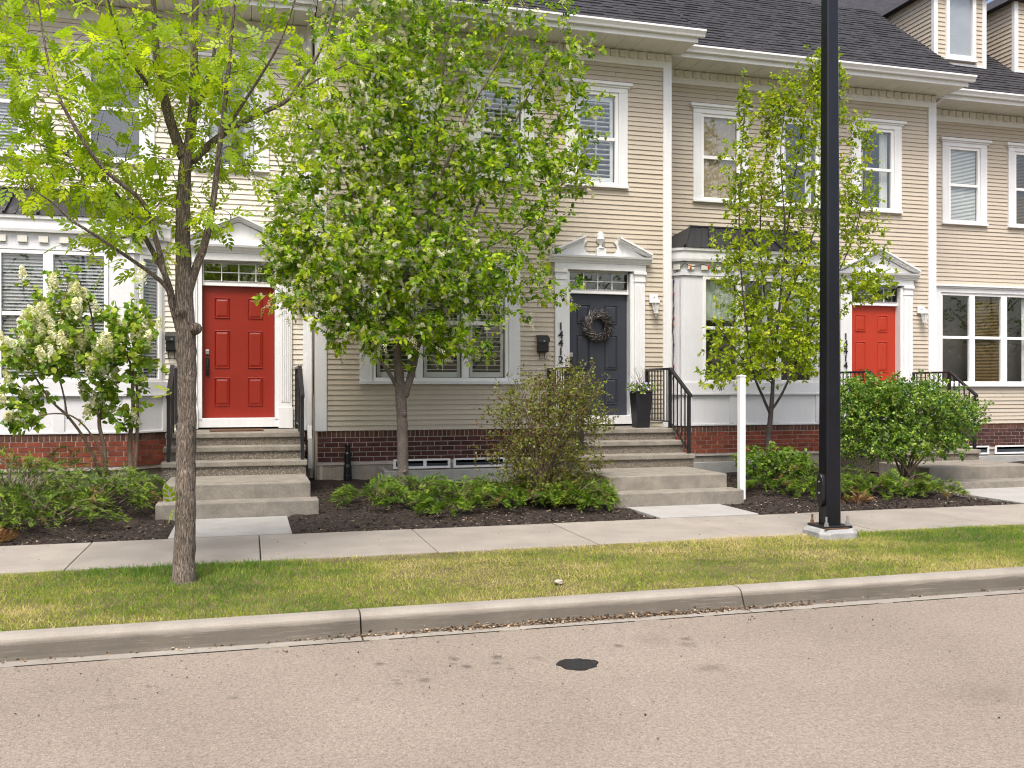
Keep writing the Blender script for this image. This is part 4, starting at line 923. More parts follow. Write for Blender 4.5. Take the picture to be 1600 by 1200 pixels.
def plant(root, limbs, targets, bark, leafmat_, leaf, per, lsize, trunk_sides=12, tw=.006, droop=.2, upn=.8, first='trunk', vmean=.5, vspread=.22, flowers=None, lift=.35, leaflen=.45, maxlen=1.4, lump=True, clump=0.):
    """limbs: (points, radii); targets: where leafy shoots end. Each shoot grows from the nearest lower wood."""
    nodes_ = []; dirs = []
    for i, (pts, rad) in enumerate(limbs):
        c = cat(pts, 6); r = interp(rad, len(c))
        if lump: 
            c = [p+Vector((random.gauss(0, 1), random.gauss(0, 1), 0))*r[k]*.035 for k, p in enumerate(c)]; r = [q*random.uniform(.97, 1.03) for q in r]
        n = trunk_sides if i == 0 else max(6, trunk_sides-4)
        MB().tube([tuple(p) for p in c], r, n).build(first if i == 0 else 'limb', bark, root, smooth=True)
        st = len(c)//7 if i == 0 else 1
        for k in range(st, len(c)):
            nodes_.append(tuple(c[k])); dirs.append(tuple((c[k]-c[k-1]).normalized()))
    NP = np.zeros((len(nodes_)+len(targets)*3, 3)); ND = np.zeros_like(NP); cnt = len(nodes_); NP[:cnt] = nodes_; ND[:cnt] = dirs
    d0 = np.array([np.min(np.linalg.norm(NP[:cnt]-t, axis=1)) for t in targets]); targets = targets[np.argsort(d0)]
    LP, LA, LN, LV = [], [], [], []; FP, FA = [], []; m = MB(); m.sm = True
    for t in targets:
        dv = t-NP[:cnt]; dist = np.linalg.norm(dv, axis=1); cost = dist+lift*np.maximum(0, NP[:cnt, 2]+.05-t[2])*1.6
        k = int(np.argmin(cost)); q = NP[k].copy(); dd = ND[k].copy(); L_ = dist[k]
        if L_ < .05 or L_ > maxlen: continue
        c1 = q+dd*L_*.3+np.array([0, 0, .08*L_]); mid = .25*q+.5*c1+.25*t; mid2 = .0625*q+.375*c1+.5625*t
        pts = [q, .5625*q+.375*c1+.0625*t, mid, mid2, np.array(t)]
        r0 = min(tw*(.5+L_), .014); m.tube([tuple(p) for p in pts], [r0, r0*.8, r0*.6, r0*.45, r0*.2], 4, False)
        for j in (2, 3, 4):
            NP[cnt] = pts[j]; dj = pts[j]-pts[j-1]; ND[cnt] = dj/max(np.linalg.norm(dj), 1e-6); cnt += 1
        ax = (pts[4]-pts[2]); ax /= max(np.linalg.norm(ax), 1e-6); vb = RNG.normal(vmean, vspread*.7)
        nl = max(2, int(per*RNG.uniform(.6, 1.4)))
        for j in range(nl):
            s = RNG.random()**.7; base = pts[4]*s+pts[2]*(1-s) if s < .9 else pts[4].copy()
            if L_ > leaflen: base = pts[4]-ax*leaflen*(1-s)
            if clump: base = base+RNG.normal(0, clump, 3)
            side = RNG.normal(size=3); side -= ax*np.dot(side, ax); side /= np.linalg.norm(side)+1e-6
            LP.append(base); LA.append(ax*RNG.uniform(.2, .9)+side*RNG.uniform(.5, 1.1)+np.array([0, 0, -droop*RNG.random()])); LN.append(np.array([0, 0, upn])+RNG.normal(0, .45, 3)+np.array([0, -.25, 0])); LV.append(np.clip(RNG.normal(vb, vspread*.7), 0, 1))
        if flowers and RNG.random() < flowers['p'](t):
            for _ in range(RNG.integers(1, flowers['n']+1)):
                FP.append(pts[4]+RNG.normal(0, flowers.get('s', .05), 3)); FA.append(np.array(flowers['dir'])+RNG.normal(0, flowers.get('w', .4), 3)+ax*.4)
    m.build('twigs', bark, root, smooth=True, kind='stuff')
    LP, LA, LN, LV = map(np.array, (LP, LA, LN, LV)); T, TF = leaf
    V, F, X = scatter(T, TF, LP, LA, LN, RNG.uniform(.7, 1.25, len(LP))*lsize, LV)
    npmesh('leaves', V, F, leafmat_, root, X, 'stuff')
    if flowers and FP:
        T, TF = flowers['t']; FP = np.array(FP); FA = np.array(FA)
        V, F, X = scatter(T, TF, FP, FA, RNG.normal(size=FP.shape), RNG.uniform(.75, 1.2, (len(FP), 1))*np.array([flowers['size']])*np.ones((1, 3))*np.array([[1, flowers.get('wd', 1), flowers.get('wd', 1)]]), np.clip(RNG.normal(.6, .25, len(FP)), 0, 1))
        npmesh('blossoms', V, F, flowers.get('m', 'blossom'), root, X, 'stuff')
    return len(LP)
def ell(px, py, Y, rpx, rpy, ry, w=1):
    c = W(px, py, Y); k = (W(px+10, py, Y)-c).length/10; kz = (W(px, py-10, Y)-c).length/10
    return (c.x, c.y, c.z, rpx*k, ry, rpy*kz, w)
# ---- left street tree
Y = 8.16
def L3(pts): return [tuple(W(p[0], p[1], Y+(p[2] if len(p) > 2 else 0))) for p in pts]
t = thing('street_tree', 'furrowed-bark street tree with lime compound leaves on the grass verge', 'tree', tuple(W(288, 907, Y)))
limbs = [(L3([(288, 915), (288, 880), (290, 800), (291, 700), (292, 610), (291, 540), (289, 500), (287, 420), (286, 330), (290, 260), (299, 200), (303, 130), (304, 40), (307, -60), (305, -170)]), [0.1053, 0.08836, 0.08084, 0.07708, 0.07426, 0.08084, 0.07896, 0.06392, 0.05734, 0.05076, 0.03948, 0.03384, 0.0282, 0.02068, 0.01128]),
 (L3([(287, 246), (272, 208), (256, 150, -.1), (245, 90, -.2), (241, 20, -.3), (232, -70, -.4)]), [.048, .042, .036, .03, .022, .012]),
 (L3([(291, 470), (302, 430), (318, 385, -.05), (331, 330, -.1), (342, 240, -.15), (351, 165, -.2), (358, 100, -.25), (365, 20, -.3), (374, -80, -.3)]), [.04, .036, .032, .026, .022, .019, .016, .012, .008]),
 (L3([(281, 525), (268, 478, -.05), (257, 445, -.1), (200, 402, -.3), (140, 362, -.5), (110, 343, -.55), (84, 318, -.6), (50, 296, -.7)]), [.024, .02, .018, .014, .011, .009, .007, .004]),
 (L3([(278, 505), (262, 440, .1), (234, 385, .2), (205, 335, .3), (165, 285, .35), (130, 255, .4), (95, 238, .45), (55, 218, .5), (15, 150, .5)]), [.028, .024, .021, .018, .016, .013, .011, .008, .004]),
 (L3([(262, 445, -.1), (243, 372, -.2), (222, 315, -.35), (160, 262, -.5), (112, 190, -.6), (88, 140, -.6), (72, 80, -.65), (58, -10, -.7)]), [.024, .021, .018, .016, .013, .01, .008, .004]),
 (L3([(301, 252), (332, 222, .05), (370, 196, .15), (417, 173, .3), (450, 155, .35), (469, 127, .35), (490, 98, .35), (508, 60, .3), (528, -10, .3)]), [.034, .03, .027, .022, .019, .016, .013, .01, .006]),
 (L3([(455, 150, .35), (500, 122, .3), (543, 100, .3)]), [.012, .009, .005]),
 (L3([(300, 180), (325, 130, .2), (338, 60, .3), (352, -40, .4)]), [.022, .018, .014, .008]),
 (L3([(256, 160, -.1), (215, 110, -.5), (180, 40, -.8), (160, -40, -1)]), [.018, .014, .01, .006]),
 (L3([(345, 215, -.1), (400, 130, -.5), (440, 60, -.8), (470, -30, -1)]), [.014, .011, .008, .005])]
cs = [ell(70, 160, Y-.2, 110, 90, .8, 1.3), ell(200, 110, Y-.2, 110, 75, .9, 1.4), ell(310, 110, Y, 110, 70, .9, 1.5), ell(440, 120, Y+.2, 85, 65, .6, .75), ell(110, 255, Y-.1, 110, 55, .7, 1.0),
      ell(210, 300, Y, 90, 70, .7, 1.0), ell(350, 230, Y, 90, 75, .6, .7), ell(185, 380, Y-.2, 85, 40, .5, .4), ell(60, 290, Y-.4, 70, 40, .5, .4), ell(250, -60, Y, 280, 120, 1.2, 2.4), ell(20, 60, Y, 80, 70, .6, .8), ell(330, 340, Y-.1, 60, 40, .4, .18), ell(545, 90, Y+.3, 45, 35, .3, .2), ell(440, 225, Y+.2, 70, 45, .3, .18)]
plant(t, limbs, np.concatenate([in_ell(cs, 1080), [tuple(W(266, 612, 8.08)), tuple(W(268, 790, 8.08))]]), 'bark_grey', 'ash_leaf', COMPOUND, 2.5, .142, 18, .006, .35, .9, vspread=.25, maxlen=1.3, leaflen=.3)
for (pa, pb) in (((262, 448), (284, 500)),):
    pass
m = MB()
for (px, py, r) in ((283, 487, .045), (305, 513, .04)):
    p = W(px, py, Y-.085); m.tube([tuple(p+Vector((0, .05, 0))), tuple(p+Vector((0, -.012, 0))), tuple(p+Vector((0, -.018, -.004))), tuple(p+Vector((0, .01, -.004)))], [r*1.3, r, r*.62, r*.5], 12)
m.build('branch_scar', 'bark_grey', t, smooth=True)
# ---- middle blossoming tree
Y = 12.8
t = thing('blossoming_tree', 'bushy green tree with drooping white blossom spikes before the middle house', 'tree', tuple(W(630, 770, Y)))
limbs = [(L3([(630, 785), (630, 755), (629, 700), (628, 650), (625, 605), (622, 570), (618, 520), (606, 450, .1), (596, 380, .1), (590, 300, .1), (585, 200, .1), (590, 90, .1)]), [0.0936, 0.0819, 0.07644, 0.0741, 0.078, 0.0585, 0.04836, 0.0429, 0.03588, 0.02808, 0.02028, 0.01092]),
 (L3([(632, 620), (645, 575, -.05), (653, 530, -.05), (658, 470, -.05), (666, 400, -.05), (673, 320), (681, 230), (692, 120), (704, 0)]), [0.0546, 0.04836, 0.0429, 0.039, 0.03276, 0.02652, 0.02028, 0.01404, 0.0078]),
 (L3([(621, 605), (603, 575, -.1), (586, 552, -.15), (568, 530, -.2), (545, 490, -.3), (515, 430, -.4), (485, 370, -.5)]), [0.0312, 0.02652, 0.0234, 0.02028, 0.0156, 0.01092, 0.00624]),
 (L3([(654, 540, -.05), (685, 490, -.1), (708, 440, -.15), (722, 402, -.2), (757, 388, -.25), (805, 365, -.3), (850, 330, -.3)]), [0.02808, 0.02418, 0.02106, 0.01716, 0.01248, 0.00858, 0.00468]),
 (L3([(620, 560), (630, 470, .2), (640, 380, .3), (644, 280, .3), (640, 195, .3), (615, 130, .3), (600, 50, .3)]), [0.0351, 0.0312, 0.02652, 0.02184, 0.01716, 0.01248, 0.0078]),
 (L3([(712, 430, -.15), (742, 335, -.1), (780, 250, 0), (815, 170, 0), (850, 105, 0), (890, 40, 0)]), [.022, .018, .015, .012, .009, .005]),
 (L3([(674, 320, 0), (700, 250, -.3), (730, 180, -.5), (770, 110, -.6), (810, 30, -.7)]), [.022, .018, .015, .012, .007]),
 (L3([(600, 400, .1), (560, 320, -.2), (520, 240, -.4), (500, 160, -.5), (495, 80, -.5)]), [.026, .022, .018, .013, .008]),
 (L3([(592, 300, .1), (560, 200, .3), (540, 110, .4), (535, 20, .4)]), [.02, .016, .012, .007])]
cs = [ell(600, 400, Y-.2, 170, 105, 1.1, 3.4), ell(520, 440, Y-.3, 100, 75, .8, 1.4), ell(600, 240, Y, 165, 130, 1.1, 3.2), ell(620, 100, Y, 150, 110, 1.0, 2.2), ell(740, 430, Y-.2, 100, 85, .8, 1.25), ell(770, 260, Y, 115, 120, .8, 1.15),
      ell(850, 260, Y, 80, 60, .5, .55), ell(890, 190, Y, 55, 110, .4, .4), ell(700, 530, Y-.3, 60, 35, .4, .3), ell(840, 350, Y-.2, 50, 55, .5, .22), ell(840, 110, Y, 110, 70, .6, .75), ell(490, 200, Y-.2, 70, 90, .6, .6), ell(460, 330, Y-.3, 55, 80, .5, .55), ell(700, -20, Y, 220, 110, 1.0, 1.6), ell(600, 515, Y-.3, 100, 45, .6, .85), ell(450, 400, Y-.3, 45, 40, .4, .22), ell(755, 545, Y-.3, 35, 30, .3, .06), ell(860, 440, Y-.2, 45, 60, .4, .14)]
def fp(q): 
    s = W(600, 300, Y); return .8 if q[0] < s.x+.1 else .35
plant(t, limbs, in_ell(cs, 4600), 'bark_smooth', 'cherry_leaf', NARROW, 9, .082, 16, .006, .55, .75, vmean=.47, vspread=.27, flowers=dict(t=RACEME, p=fp, n=2, dir=(.1, -.35, -.55), size=.115, wd=.8, s=.06, w=.6), maxlen=1.3, leaflen=.32, clump=.02)
m = MB()
for (px, py, r) in ((631, 647, .045), (632, 737, .034)):
    p = W(px, py, Y-.066); m.tube([tuple(p+Vector((0, .05, 0))), tuple(p+Vector((0, 0, 0))), tuple(p+Vector((0, -.025, -.004)))], [r*1.15, r, r*.5], 12)
m.build('pruning_knot', 'bark_smooth', t, smooth=True)
# ---- young tree on the right
Y = 13.0
t = thing('young_tree', 'slender young tree with lime leaves between white post and lamp post', 'tree', tuple(W(1200, 700, Y)))
limbs = [(L3([(1199, 715), (1201, 680), (1204, 650), (1206, 625), (1209, 580), (1214, 520), (1224, 420), (1238, 300, .1), (1254, 200, .1), (1272, 105, .1)]), [0.051, 0.0442, 0.0391, 0.034, 0.0255, 0.0221, 0.0187, 0.01445, 0.0102, 0.00425]),
 (L3([(1204, 648), (1192, 620, -.1), (1178, 585, -.2), (1168, 520, -.3), (1160, 450, -.3), (1155, 360, -.3), (1158, 260, -.3), (1164, 170, -.3)]), [.026, .02, .017, .015, .013, .011, .008, .004]),
 (L3([(1206, 640), (1222, 615, -.1), (1240, 575, -.2), (1268, 510, -.2), (1308, 430, -.2), (1340, 350, -.2), (1352, 260, -.2)]), [.024, .019, .016, .014, .012, .009, .005]),
 (L3([(1211, 560), (1196, 470, .2), (1188, 380, .3), (1192, 280, .3), (1204, 190, .3)]), [.018, .015, .012, .009, .004]),
 (L3([(1216, 500), (1250, 420, .1), (1285, 320, .2), (1300, 220, .2), (1296, 110, .2)]), [.018, .015, .012, .009, .004]),
 (L3([(1208, 600), (1160, 560, -.3), (1130, 520, -.4), (1112, 500, -.4)]), [.012, .009, .007, .004]),
 (L3([(1230, 430), (1225, 330, -.2), (1220, 230, -.2), (1232, 140, -.2)]), [.014, .011, .008, .004])]
cs = [ell(1190, 535, Y-.2, 85, 72, .7, 1.35), ell(1265, 530, Y-.2, 42, 62, .5, .6), ell(1240, 430, Y, 105, 90, .7, 1.3), ell(1150, 400, Y-.2, 42, 70, .4, .3), ell(1230, 300, Y, 100, 80, .6, 1.0), ell(1160, 270, Y-.2, 32, 90, .4, .32), ell(1335, 330, Y-.1, 45, 90, .4, .55), ell(1265, 190, Y, 45, 80, .4, .6), ell(1205, 180, Y, 20, 60, .2, .25), ell(1230, 150, Y-.2, 16, 50, .2, .16), ell(1300, 150, Y, 22, 80, .25, .35), ell(1275, 120, Y+.1, 14, 50, .2, .2), ell(1165, 180, Y-.2, 13, 60, .15, .14), ell(1352, 448, Y-.1, 42, 30, .4, .3), ell(1130, 590, Y-.3, 40, 25, .3, .08), ell(1345, 210, Y-.1, 25, 40, .2, .12), ell(1370, 420, Y-.1, 28, 40, .3, .1)]
plant(t, limbs, in_ell(cs, 3300), 'bark_dark', 'young_leaf', NARROW, 9, .062, 10, .0045, .1, .6, vspread=.25, maxlen=1.0, leaflen=.22, clump=.012)
# ---- lilac by the left bay
Y = 12.7
t = thing('lilac_bush', 'leggy lilac bush with cream flower panicles before the left bay', 'bush', tuple(W(190, 740, Y)))
limbs = [(L3([(166, 745), (163, 700), (155, 660), (158, 600), (150, 540), (140, 480), (120, 430)]), [.03, .026, .023, .02, .015, .01, .005]),
 (L3([(158, 745), (140, 700, -.1), (110, 655, -.2), (75, 620, -.3), (40, 560, -.4), (20, 510, -.4)]), [.024, .021, .018, .015, .01, .005]),
 (L3([(205, 745), (203, 690, .1), (208, 640, .1), (207, 590, .1), (215, 520, .1), (225, 470, .1)]), [.036, .032, .026, .02, .014, .006]),
 (L3([(210, 745, .05), (214, 680, .1), (213, 600, .2), (190, 530, .2), (180, 470, .2)]), [.026, .023, .018, .012, .005]),
 (L3([(172, 745, -.1), (150, 690, -.2), (112, 650, -.3), (60, 650, -.4), (48, 672, -.5)]), [.016, .013, .011, .007, .004]),
 (L3([(158, 610), (120, 560, -.2), (95, 500, -.3), (108, 440, -.3)]), [.014, .011, .008, .005]),
 (L3([(106, 655, -.2), (95, 600, -.2), (70, 540, -.1), (65, 480, 0)]), [.014, .011, .008, .004])]
cs = [ell(60, 555, Y-.3, 75, 60, .5, 1.1), ell(150, 540, Y-.1, 80, 70, .5, 1.2), ell(210, 520, Y, 45, 70, .4, .75), ell(90, 480, Y-.2, 60, 50, .4, .6), ell(160, 630, Y, 35, 45, .3, .35), ell(205, 590, Y, 45, 60, .3, .35), ell(40, 630, Y-.3, 50, 40, .3, .3), ell(110, 425, Y-.2, 18, 25, .2, .08), ell(30, 660, Y-.4, 30, 18, .2, .1), ell(200, 660, Y, 30, 20, .2, .07)]
plant(t, limbs, in_ell(cs, 560), 'bark_shrub', 'lilac_leaf', SIMPLE, 7, .08, 9, .005, .4, .6, first='stem', vspread=.28, flowers=dict(m='lilac_flower', t=PANICLE, p=lambda q: .36 if q[2] > 1.7 and q[0] < -1.75 else .08, n=1, dir=(-.1, -.35, 1), size=.225, wd=.85, s=.03, w=.25), maxlen=.9, leaflen=.2, clump=.02)
# ---- shrubs
def shrub(label, cpx, cpy, Y, cs, n, stems, bark, lm, leaf, per, ls, name='shrub', srad=.010, **k):
    t = thing(name, label, 'shrub', tuple(W(cpx, cpy, Y)))
    limbs = []
    for (tx, ty, dy) in stems:
        a = W(cpx+random.uniform(-8, 8), cpy, Y+dy*.2); b = W(tx, ty, Y+dy); mid = a*.45+b*.55+Vector(((a.x-b.x)*.12, 0, .05)); limbs.append(([tuple(a), tuple(mid), tuple(b)], [srad, srad*.7, srad*.3]))
    plant(t, limbs, in_ell(cs, n), bark, lm, leaf, per, ls, 8, .003, .1, .5, first='stem', lump=False, **k); return t
Y = 11.7
shrub('twiggy brownish shrub with tiny leaves before the middle steps', 845, 775, Y, [ell(850, 650, Y, 85, 75, .55, 1.4), ell(895, 615, Y, 50, 50, .4, .7), ell(830, 720, Y, 75, 50, .5, .8), ell(920, 660, Y-.1, 45, 35, .3, .3), ell(790, 640, Y, 30, 40, .3, .2), ell(905, 725, Y-.1, 45, 40, .4, .4), ell(870, 760, Y-.1, 80, 25, .4, .4)], 2700,
      [(800+14*i, 600+random.uniform(-30, 40), random.uniform(-.35, .35)) for i in range(12)]+[(790+random.uniform(0, 150), 590+random.uniform(-25, 120), random.uniform(-.4, .4)) for i in range(16)]+[(770, 640, 0), (955, 640, -.1), (780, 700, -.2), (930, 700, -.3)], 'bark_shrub', 'twiggy_leaf', SMALL, 6, .040, vspread=.3, vmean=.55, maxlen=.7, leaflen=.2, clump=.02)
Y = 11.9
shrub('spreading dark green shrub with open branches beside the right steps', 1415, 745, Y, [ell(1370, 640, Y, 60, 50, .5, 1.2), ell(1440, 630, Y, 65, 42, .5, 1.2), ell(1490, 650, Y, 45, 40, .4, .8), ell(1390, 690, Y-.1, 70, 35, .5, 1.0), ell(1335, 640, Y, 28, 50, .4, .5), ell(1470, 690, Y-.1, 45, 30, .3, .5), ell(1400, 610, Y, 70, 22, .4, .4), ell(1320, 690, Y, 25, 30, .3, .25), ell(1400, 660, Y+.1, 80, 45, .4, .8), ell(1355, 610, Y+.1, 45, 25, .3, .5)], 2700,
      [(1330, 610, 0), (1350, 660, -.2), (1375, 600, .2), (1400, 620, -.2), (1425, 600, .1), (1450, 620, -.1), (1480, 610, .1), (1510, 640, 0), (1520, 670, -.1), (1470, 690, -.3), (1360, 700, -.3)], 'bark_shrub', 'dark_leaf', SMALL, 11, .048, srad=.018, vspread=.3, maxlen=.7, leaflen=.14, clump=.02)
Y = 12.4
shrub('small bright green leafy shrub at the foot of the young tree', 1215, 752, Y, [ell(1205, 722, Y, 50, 28, .4, 1.3), ell(1245, 725, Y, 32, 24, .3, .7), ell(1178, 725, Y, 25, 22, .3, .4)], 420, [(1170, 715, 0), (1190, 700, .1), (1210, 695, -.1), (1235, 700, 0), (1260, 715, .1), (1270, 730, -.1)], 'bark_shrub', 'low_leaf', SIMPLE, 6, .055, vspread=.28, maxlen=.5, leaflen=.12, clump=.015)
# ---- junipers
SPR = (np.array([(0, -.5, 0), (0, .5, 0), (.55, .42, .1), (1, 0, 0), (.55, -.42, .1)], float), np.array([(0, 1, 2, 3, 4)]))
def spray():
    """one feathery juniper tip: an axis with short side needles"""
    V, F = [], []
    def blade(p, d, L, w):
        d = np.array(d)/np.linalg.norm(d); u = np.cross(d, [0, 0, 1]); u = u/max(np.linalg.norm(u), 1e-6)*w; b = len(V)
        p = np.array(p); V.extend([tuple(p-u), tuple(p+u), tuple(p+d*L)]); F.append((b, b+1, b+2))
    blade((0, 0, 0), (1, 0, .1), 1, .035)
    for i in range(9):
        x = .06+.86*i/9; s = 1 if i % 2 else -1; blade((x, 0, .1*x), (.75, s*.6, random.uniform(-.3, .5)), .40*(1.1-x*.5), .032)
        blade((x, 0, .1*x), (.7, -s*.25, random.uniform(.1, .8)), .34*(1.1-x*.5), .032)
    return np.array(V, float), np.array(F)
SPRAY = spray()
def juniper(label, mounds, n, dead=.03, size=.075, group='spreading junipers'):
    """mounds: (x, y, rx, ry, h); arching branches set with feathery sprays"""
    c = mounds[0]; t = thing('juniper', label, 'juniper', (c[0], c[1], bed_z(c[0], c[1])), group)
    w = np.array([q[2]*q[3] for q in mounds]); P, A, X, S = [], [], [], []; m = MB(); per = 40
    for bi in range(int(n*2.1/per)):
        x0, y0, rx, ry, h = mounds[RNG.choice(len(mounds), p=w/w.sum())]; a = RNG.uniform(0, 2*math.pi); ca, sa = math.cos(a), math.sin(a)
        r0 = .55*RNG.random(); L_ = (1-r0)*RNG.uniform(.55, 1.12); hh = h*1.15*RNG.uniform(.45, 1.12)*(1-.45*r0); dry = RNG.random() < dead*1.5; tone = RNG.normal(0, .10); bend = RNG.normal(0, .35)
        pts = []
        for k in range(6):
            u = k/5; aa = a+bend*u; x = x0+rx*(r0*ca+L_*u*math.cos(aa)); y = y0+ry*(r0*sa+L_*u*math.sin(aa)); rr = min(1.15, r0+L_*u)
            z = bed_z(x, y)+.02+hh*(math.sin(min(1, .25+u*.75)*math.pi*.62)**1.0)*max(.12, 1-rr*rr*.72); pts.append(Vector((x, y, z)))
        m.tube([tuple(p) for p in pts], [.006, .005, .004, .003, .002, .001], 3, False)
        for k in range(per):
            u = RNG.random()**.6; f = u*5; i = min(4, int(f)); p = pts[i].lerp(pts[i+1], f-i); ax = (pts[i+1]-pts[i]).normalized()
            sd = Vector((-ax.y, ax.x, 0)).normalized()*RNG.choice((-1, 1))*RNG.uniform(.2, 1.0)
            d = ax*RNG.uniform(.6, 1.1)+sd+Vector((0, 0, RNG.normal(.22, .3)))
            P.append(tuple(p+Vector(RNG.normal(0, .012, 3)))); A.append(tuple(d)); S.append(size*RNG.uniform(.6, 1.3)*(1.1-.35*u))
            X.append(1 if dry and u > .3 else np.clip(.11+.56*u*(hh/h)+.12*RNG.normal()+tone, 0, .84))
    P = np.array(P); A = np.array(A); T, TF = SPRAY
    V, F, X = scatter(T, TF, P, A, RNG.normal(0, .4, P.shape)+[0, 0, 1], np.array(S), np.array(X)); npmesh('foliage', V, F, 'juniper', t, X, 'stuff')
    m.build('stems', 'bark_shrub', t, kind='stuff'); return t
juniper('large mounded juniper at the left edge before the bay', [(-2.6, 11.7, 1.05, .95, .78), (-1.75, 11.9, .75, .8, .62), (-3.6, 11.7, 1.0, 1.0, .82), (-2.2, 11.1, .9, .5, .45), (-3.2, 10.95, .8, .5, .5), (-1.4, 12.3, .5, .6, .5), (-2.6, 12.7, 1.3, .6, .75), (-3.9, 10.9, .9, .5, .45)], 8200)
juniper('low spreading juniper around the blossoming tree trunk', [(1.55, 12.1, .55, .7, .30), (2.2, 12.5, .7, .6, .28), (2.6, 11.7, .75, .65, .34), (3.3, 12.0, .8, .7, .36), (3.3, 11.4, .7, .45, .3), (2.3, 11.2, .35, .45, .2), (1.9, 11.6, .4, .35, .22)], 5200, .01)
juniper('low juniper under the twiggy brownish shrub', [(4.05, 11.3, .55, .45, .34), (3.95, 11.8, .6, .5, .4), (4.35, 11.5, .3, .45, .32)], 2000, .06)
juniper('low juniper behind the lamp post with browning tips', [(7.75, 11.4, .6, .45, .3), (8.4, 11.3, .6, .45, .32), (8.9, 11.3, .65, .45, .34), (9.5, 11.3, .45, .5, .24), (8.1, 11.9, .9, .5, .42), (7.2, 12.0, .5, .35, .3)], 3600, .06)
def dead_patch(label, x, y, rx, ry, n):
    t = thing('dead_juniper', label, 'dead shrub', (x, y, bed_z(x, y)))
    a = RNG.uniform(0, 6.28, n); r = np.sqrt(RNG.random(n)); P = np.stack([x+rx*r*np.cos(a), y+ry*r*np.sin(a), np.zeros(n)], 1); P[:, 2] = [bed_z(p[0], p[1])+RNG.uniform(.01, .13)*(1.1-q) for p, q in zip(P, r)]
    T, TF = SPRAY; V, F, X = scatter(T, TF, P, np.stack([np.cos(a), np.sin(a)-.2, RNG.uniform(.1, .9, n)], 1)+RNG.normal(0, .3, (n, 3)), RNG.normal(0, .4, P.shape)+[0, 0, 1], RNG.uniform(.08, .15, n), RNG.random(n)); npmesh('dry_sprays', V, F, 'dry_spray', t, X, 'stuff')
    m = MB()
    for _ in range(8):
        b = random.uniform(0, 6.28); m.tube([(x, y, bed_z(x, y)), (x+rx*.8*math.cos(b), y+ry*.8*math.sin(b), bed_z(x, y)+.08)], [.008, .003], 4)
    m.build('dead_stems', 'bark_shrub', t, kind='stuff')
dead_patch('dry brown juniper remains at the lower left by the sidewalk', -2.75, 10.6, .42, .25, 260)
dead_patch('rusty brown juniper tuft behind the lamp post', 7.95, 10.95, .16, .12, 60)

# ------------------------------------------------------------------ ground cover: grass, mulch chips, litter
def vnoise(x, y, s, seed):
    r = np.random.default_rng(seed); o = np.zeros_like(x)
    for k in range(6):
        a = r.uniform(0, 6.28); f = s*r.uniform(.6, 1.6); o += np.sin((x*math.cos(a)+y*math.sin(a))*f+r.uniform(0, 6.28))
    return o/6*1.6
def grass():
    n = 215000
    x = RNG.uniform(-6.2, 14.5, n); y = RNG.uniform(6.90, 8.83, n); edge = vnoise(x, y*0, 3.1, 5)*.05
    bare = ((x > .5) & (x < 2.3) & (y > 8.55+.06*vnoise(x, y, 5, 3)) & (RNG.random(n) < .72))
    lamp = (np.abs(x-lx) < .25) & (np.abs(y-ly) < .25); tree = (x+.51)**2+(y-8.16)**2 < .015
    keep = (y < 8.76+edge*.6+.02) & (y > 6.915+np.abs(edge)*.4) & ~bare & ~lamp & ~tree; x, y = x[keep], y[keep]; n = len(x)
    green = np.clip(np.exp(-((x+.4)/1.3)**2)*.9+np.exp(-((x-7.6)/1.6)**2)*.75+np.exp(-((x+3.5)/1.2)**2)*.25, 0, 1)
    v = .62-.46*green+.26*vnoise(x, y, 2.2, 11)+.22*vnoise(x, y*1.3, 7.5, 12)+.10*vnoise(x, y, 21, 15)+.15*np.exp(-(((x+2.6)/.7)**2+((y-8.1)/.35)**2))+.12*np.exp(-((y-6.95)/.12)**2)+.22*np.exp(-((y-8.72)/.08)**2)*(x > .8)
    dead = RNG.random(n) < .10; v = np.clip(v+RNG.normal(0, .16, n)+dead*.3, 0, 1)
    h = RNG.uniform(.013, .034, n)*(1+.5*green+.25*vnoise(x, y, 3, 14)); tuft = (np.exp(-(((x-lx)/.42)**2+((y-ly)/.3)**2))+.8*np.exp(-(((x-4.9)/.5)**2+((y-8.7)/.1)**2))+.5*np.exp(-(((x+.5)/.9)**2+((y-8.6)/.2)**2))); h *= 1+.9*tuft
    z = np.array(lawn_z(0))+0*x; z = -.075+.07*np.clip((y-6.92)/1.84, 0, 1)-.012
    P = np.stack([x, y, z], 1); A = np.stack([RNG.normal(0, .6, n), RNG.normal(0, .6, n), np.ones(n)], 1); N_ = RNG.normal(size=(n, 3)); N_[:, 2] *= .2
    T = np.array([(0, -.5, 0), (0, .5, 0), (.6, .38, .06), (.6, -.38, .06), (1, 0, .22)], float); TF = np.array([(0, 1, 2), (0, 2, 3), (3, 2, 4)])
    S = np.stack([h, RNG.uniform(.0026, .0048, n), h], 1); V, F, X = scatter(T, TF, P, A, N_, S, v); o = npmesh('lawn_grass', V, F, 'grass', None, X); tag(o, 'patchy green and yellow grass on the verge', 'grass', kind='stuff')
grass()
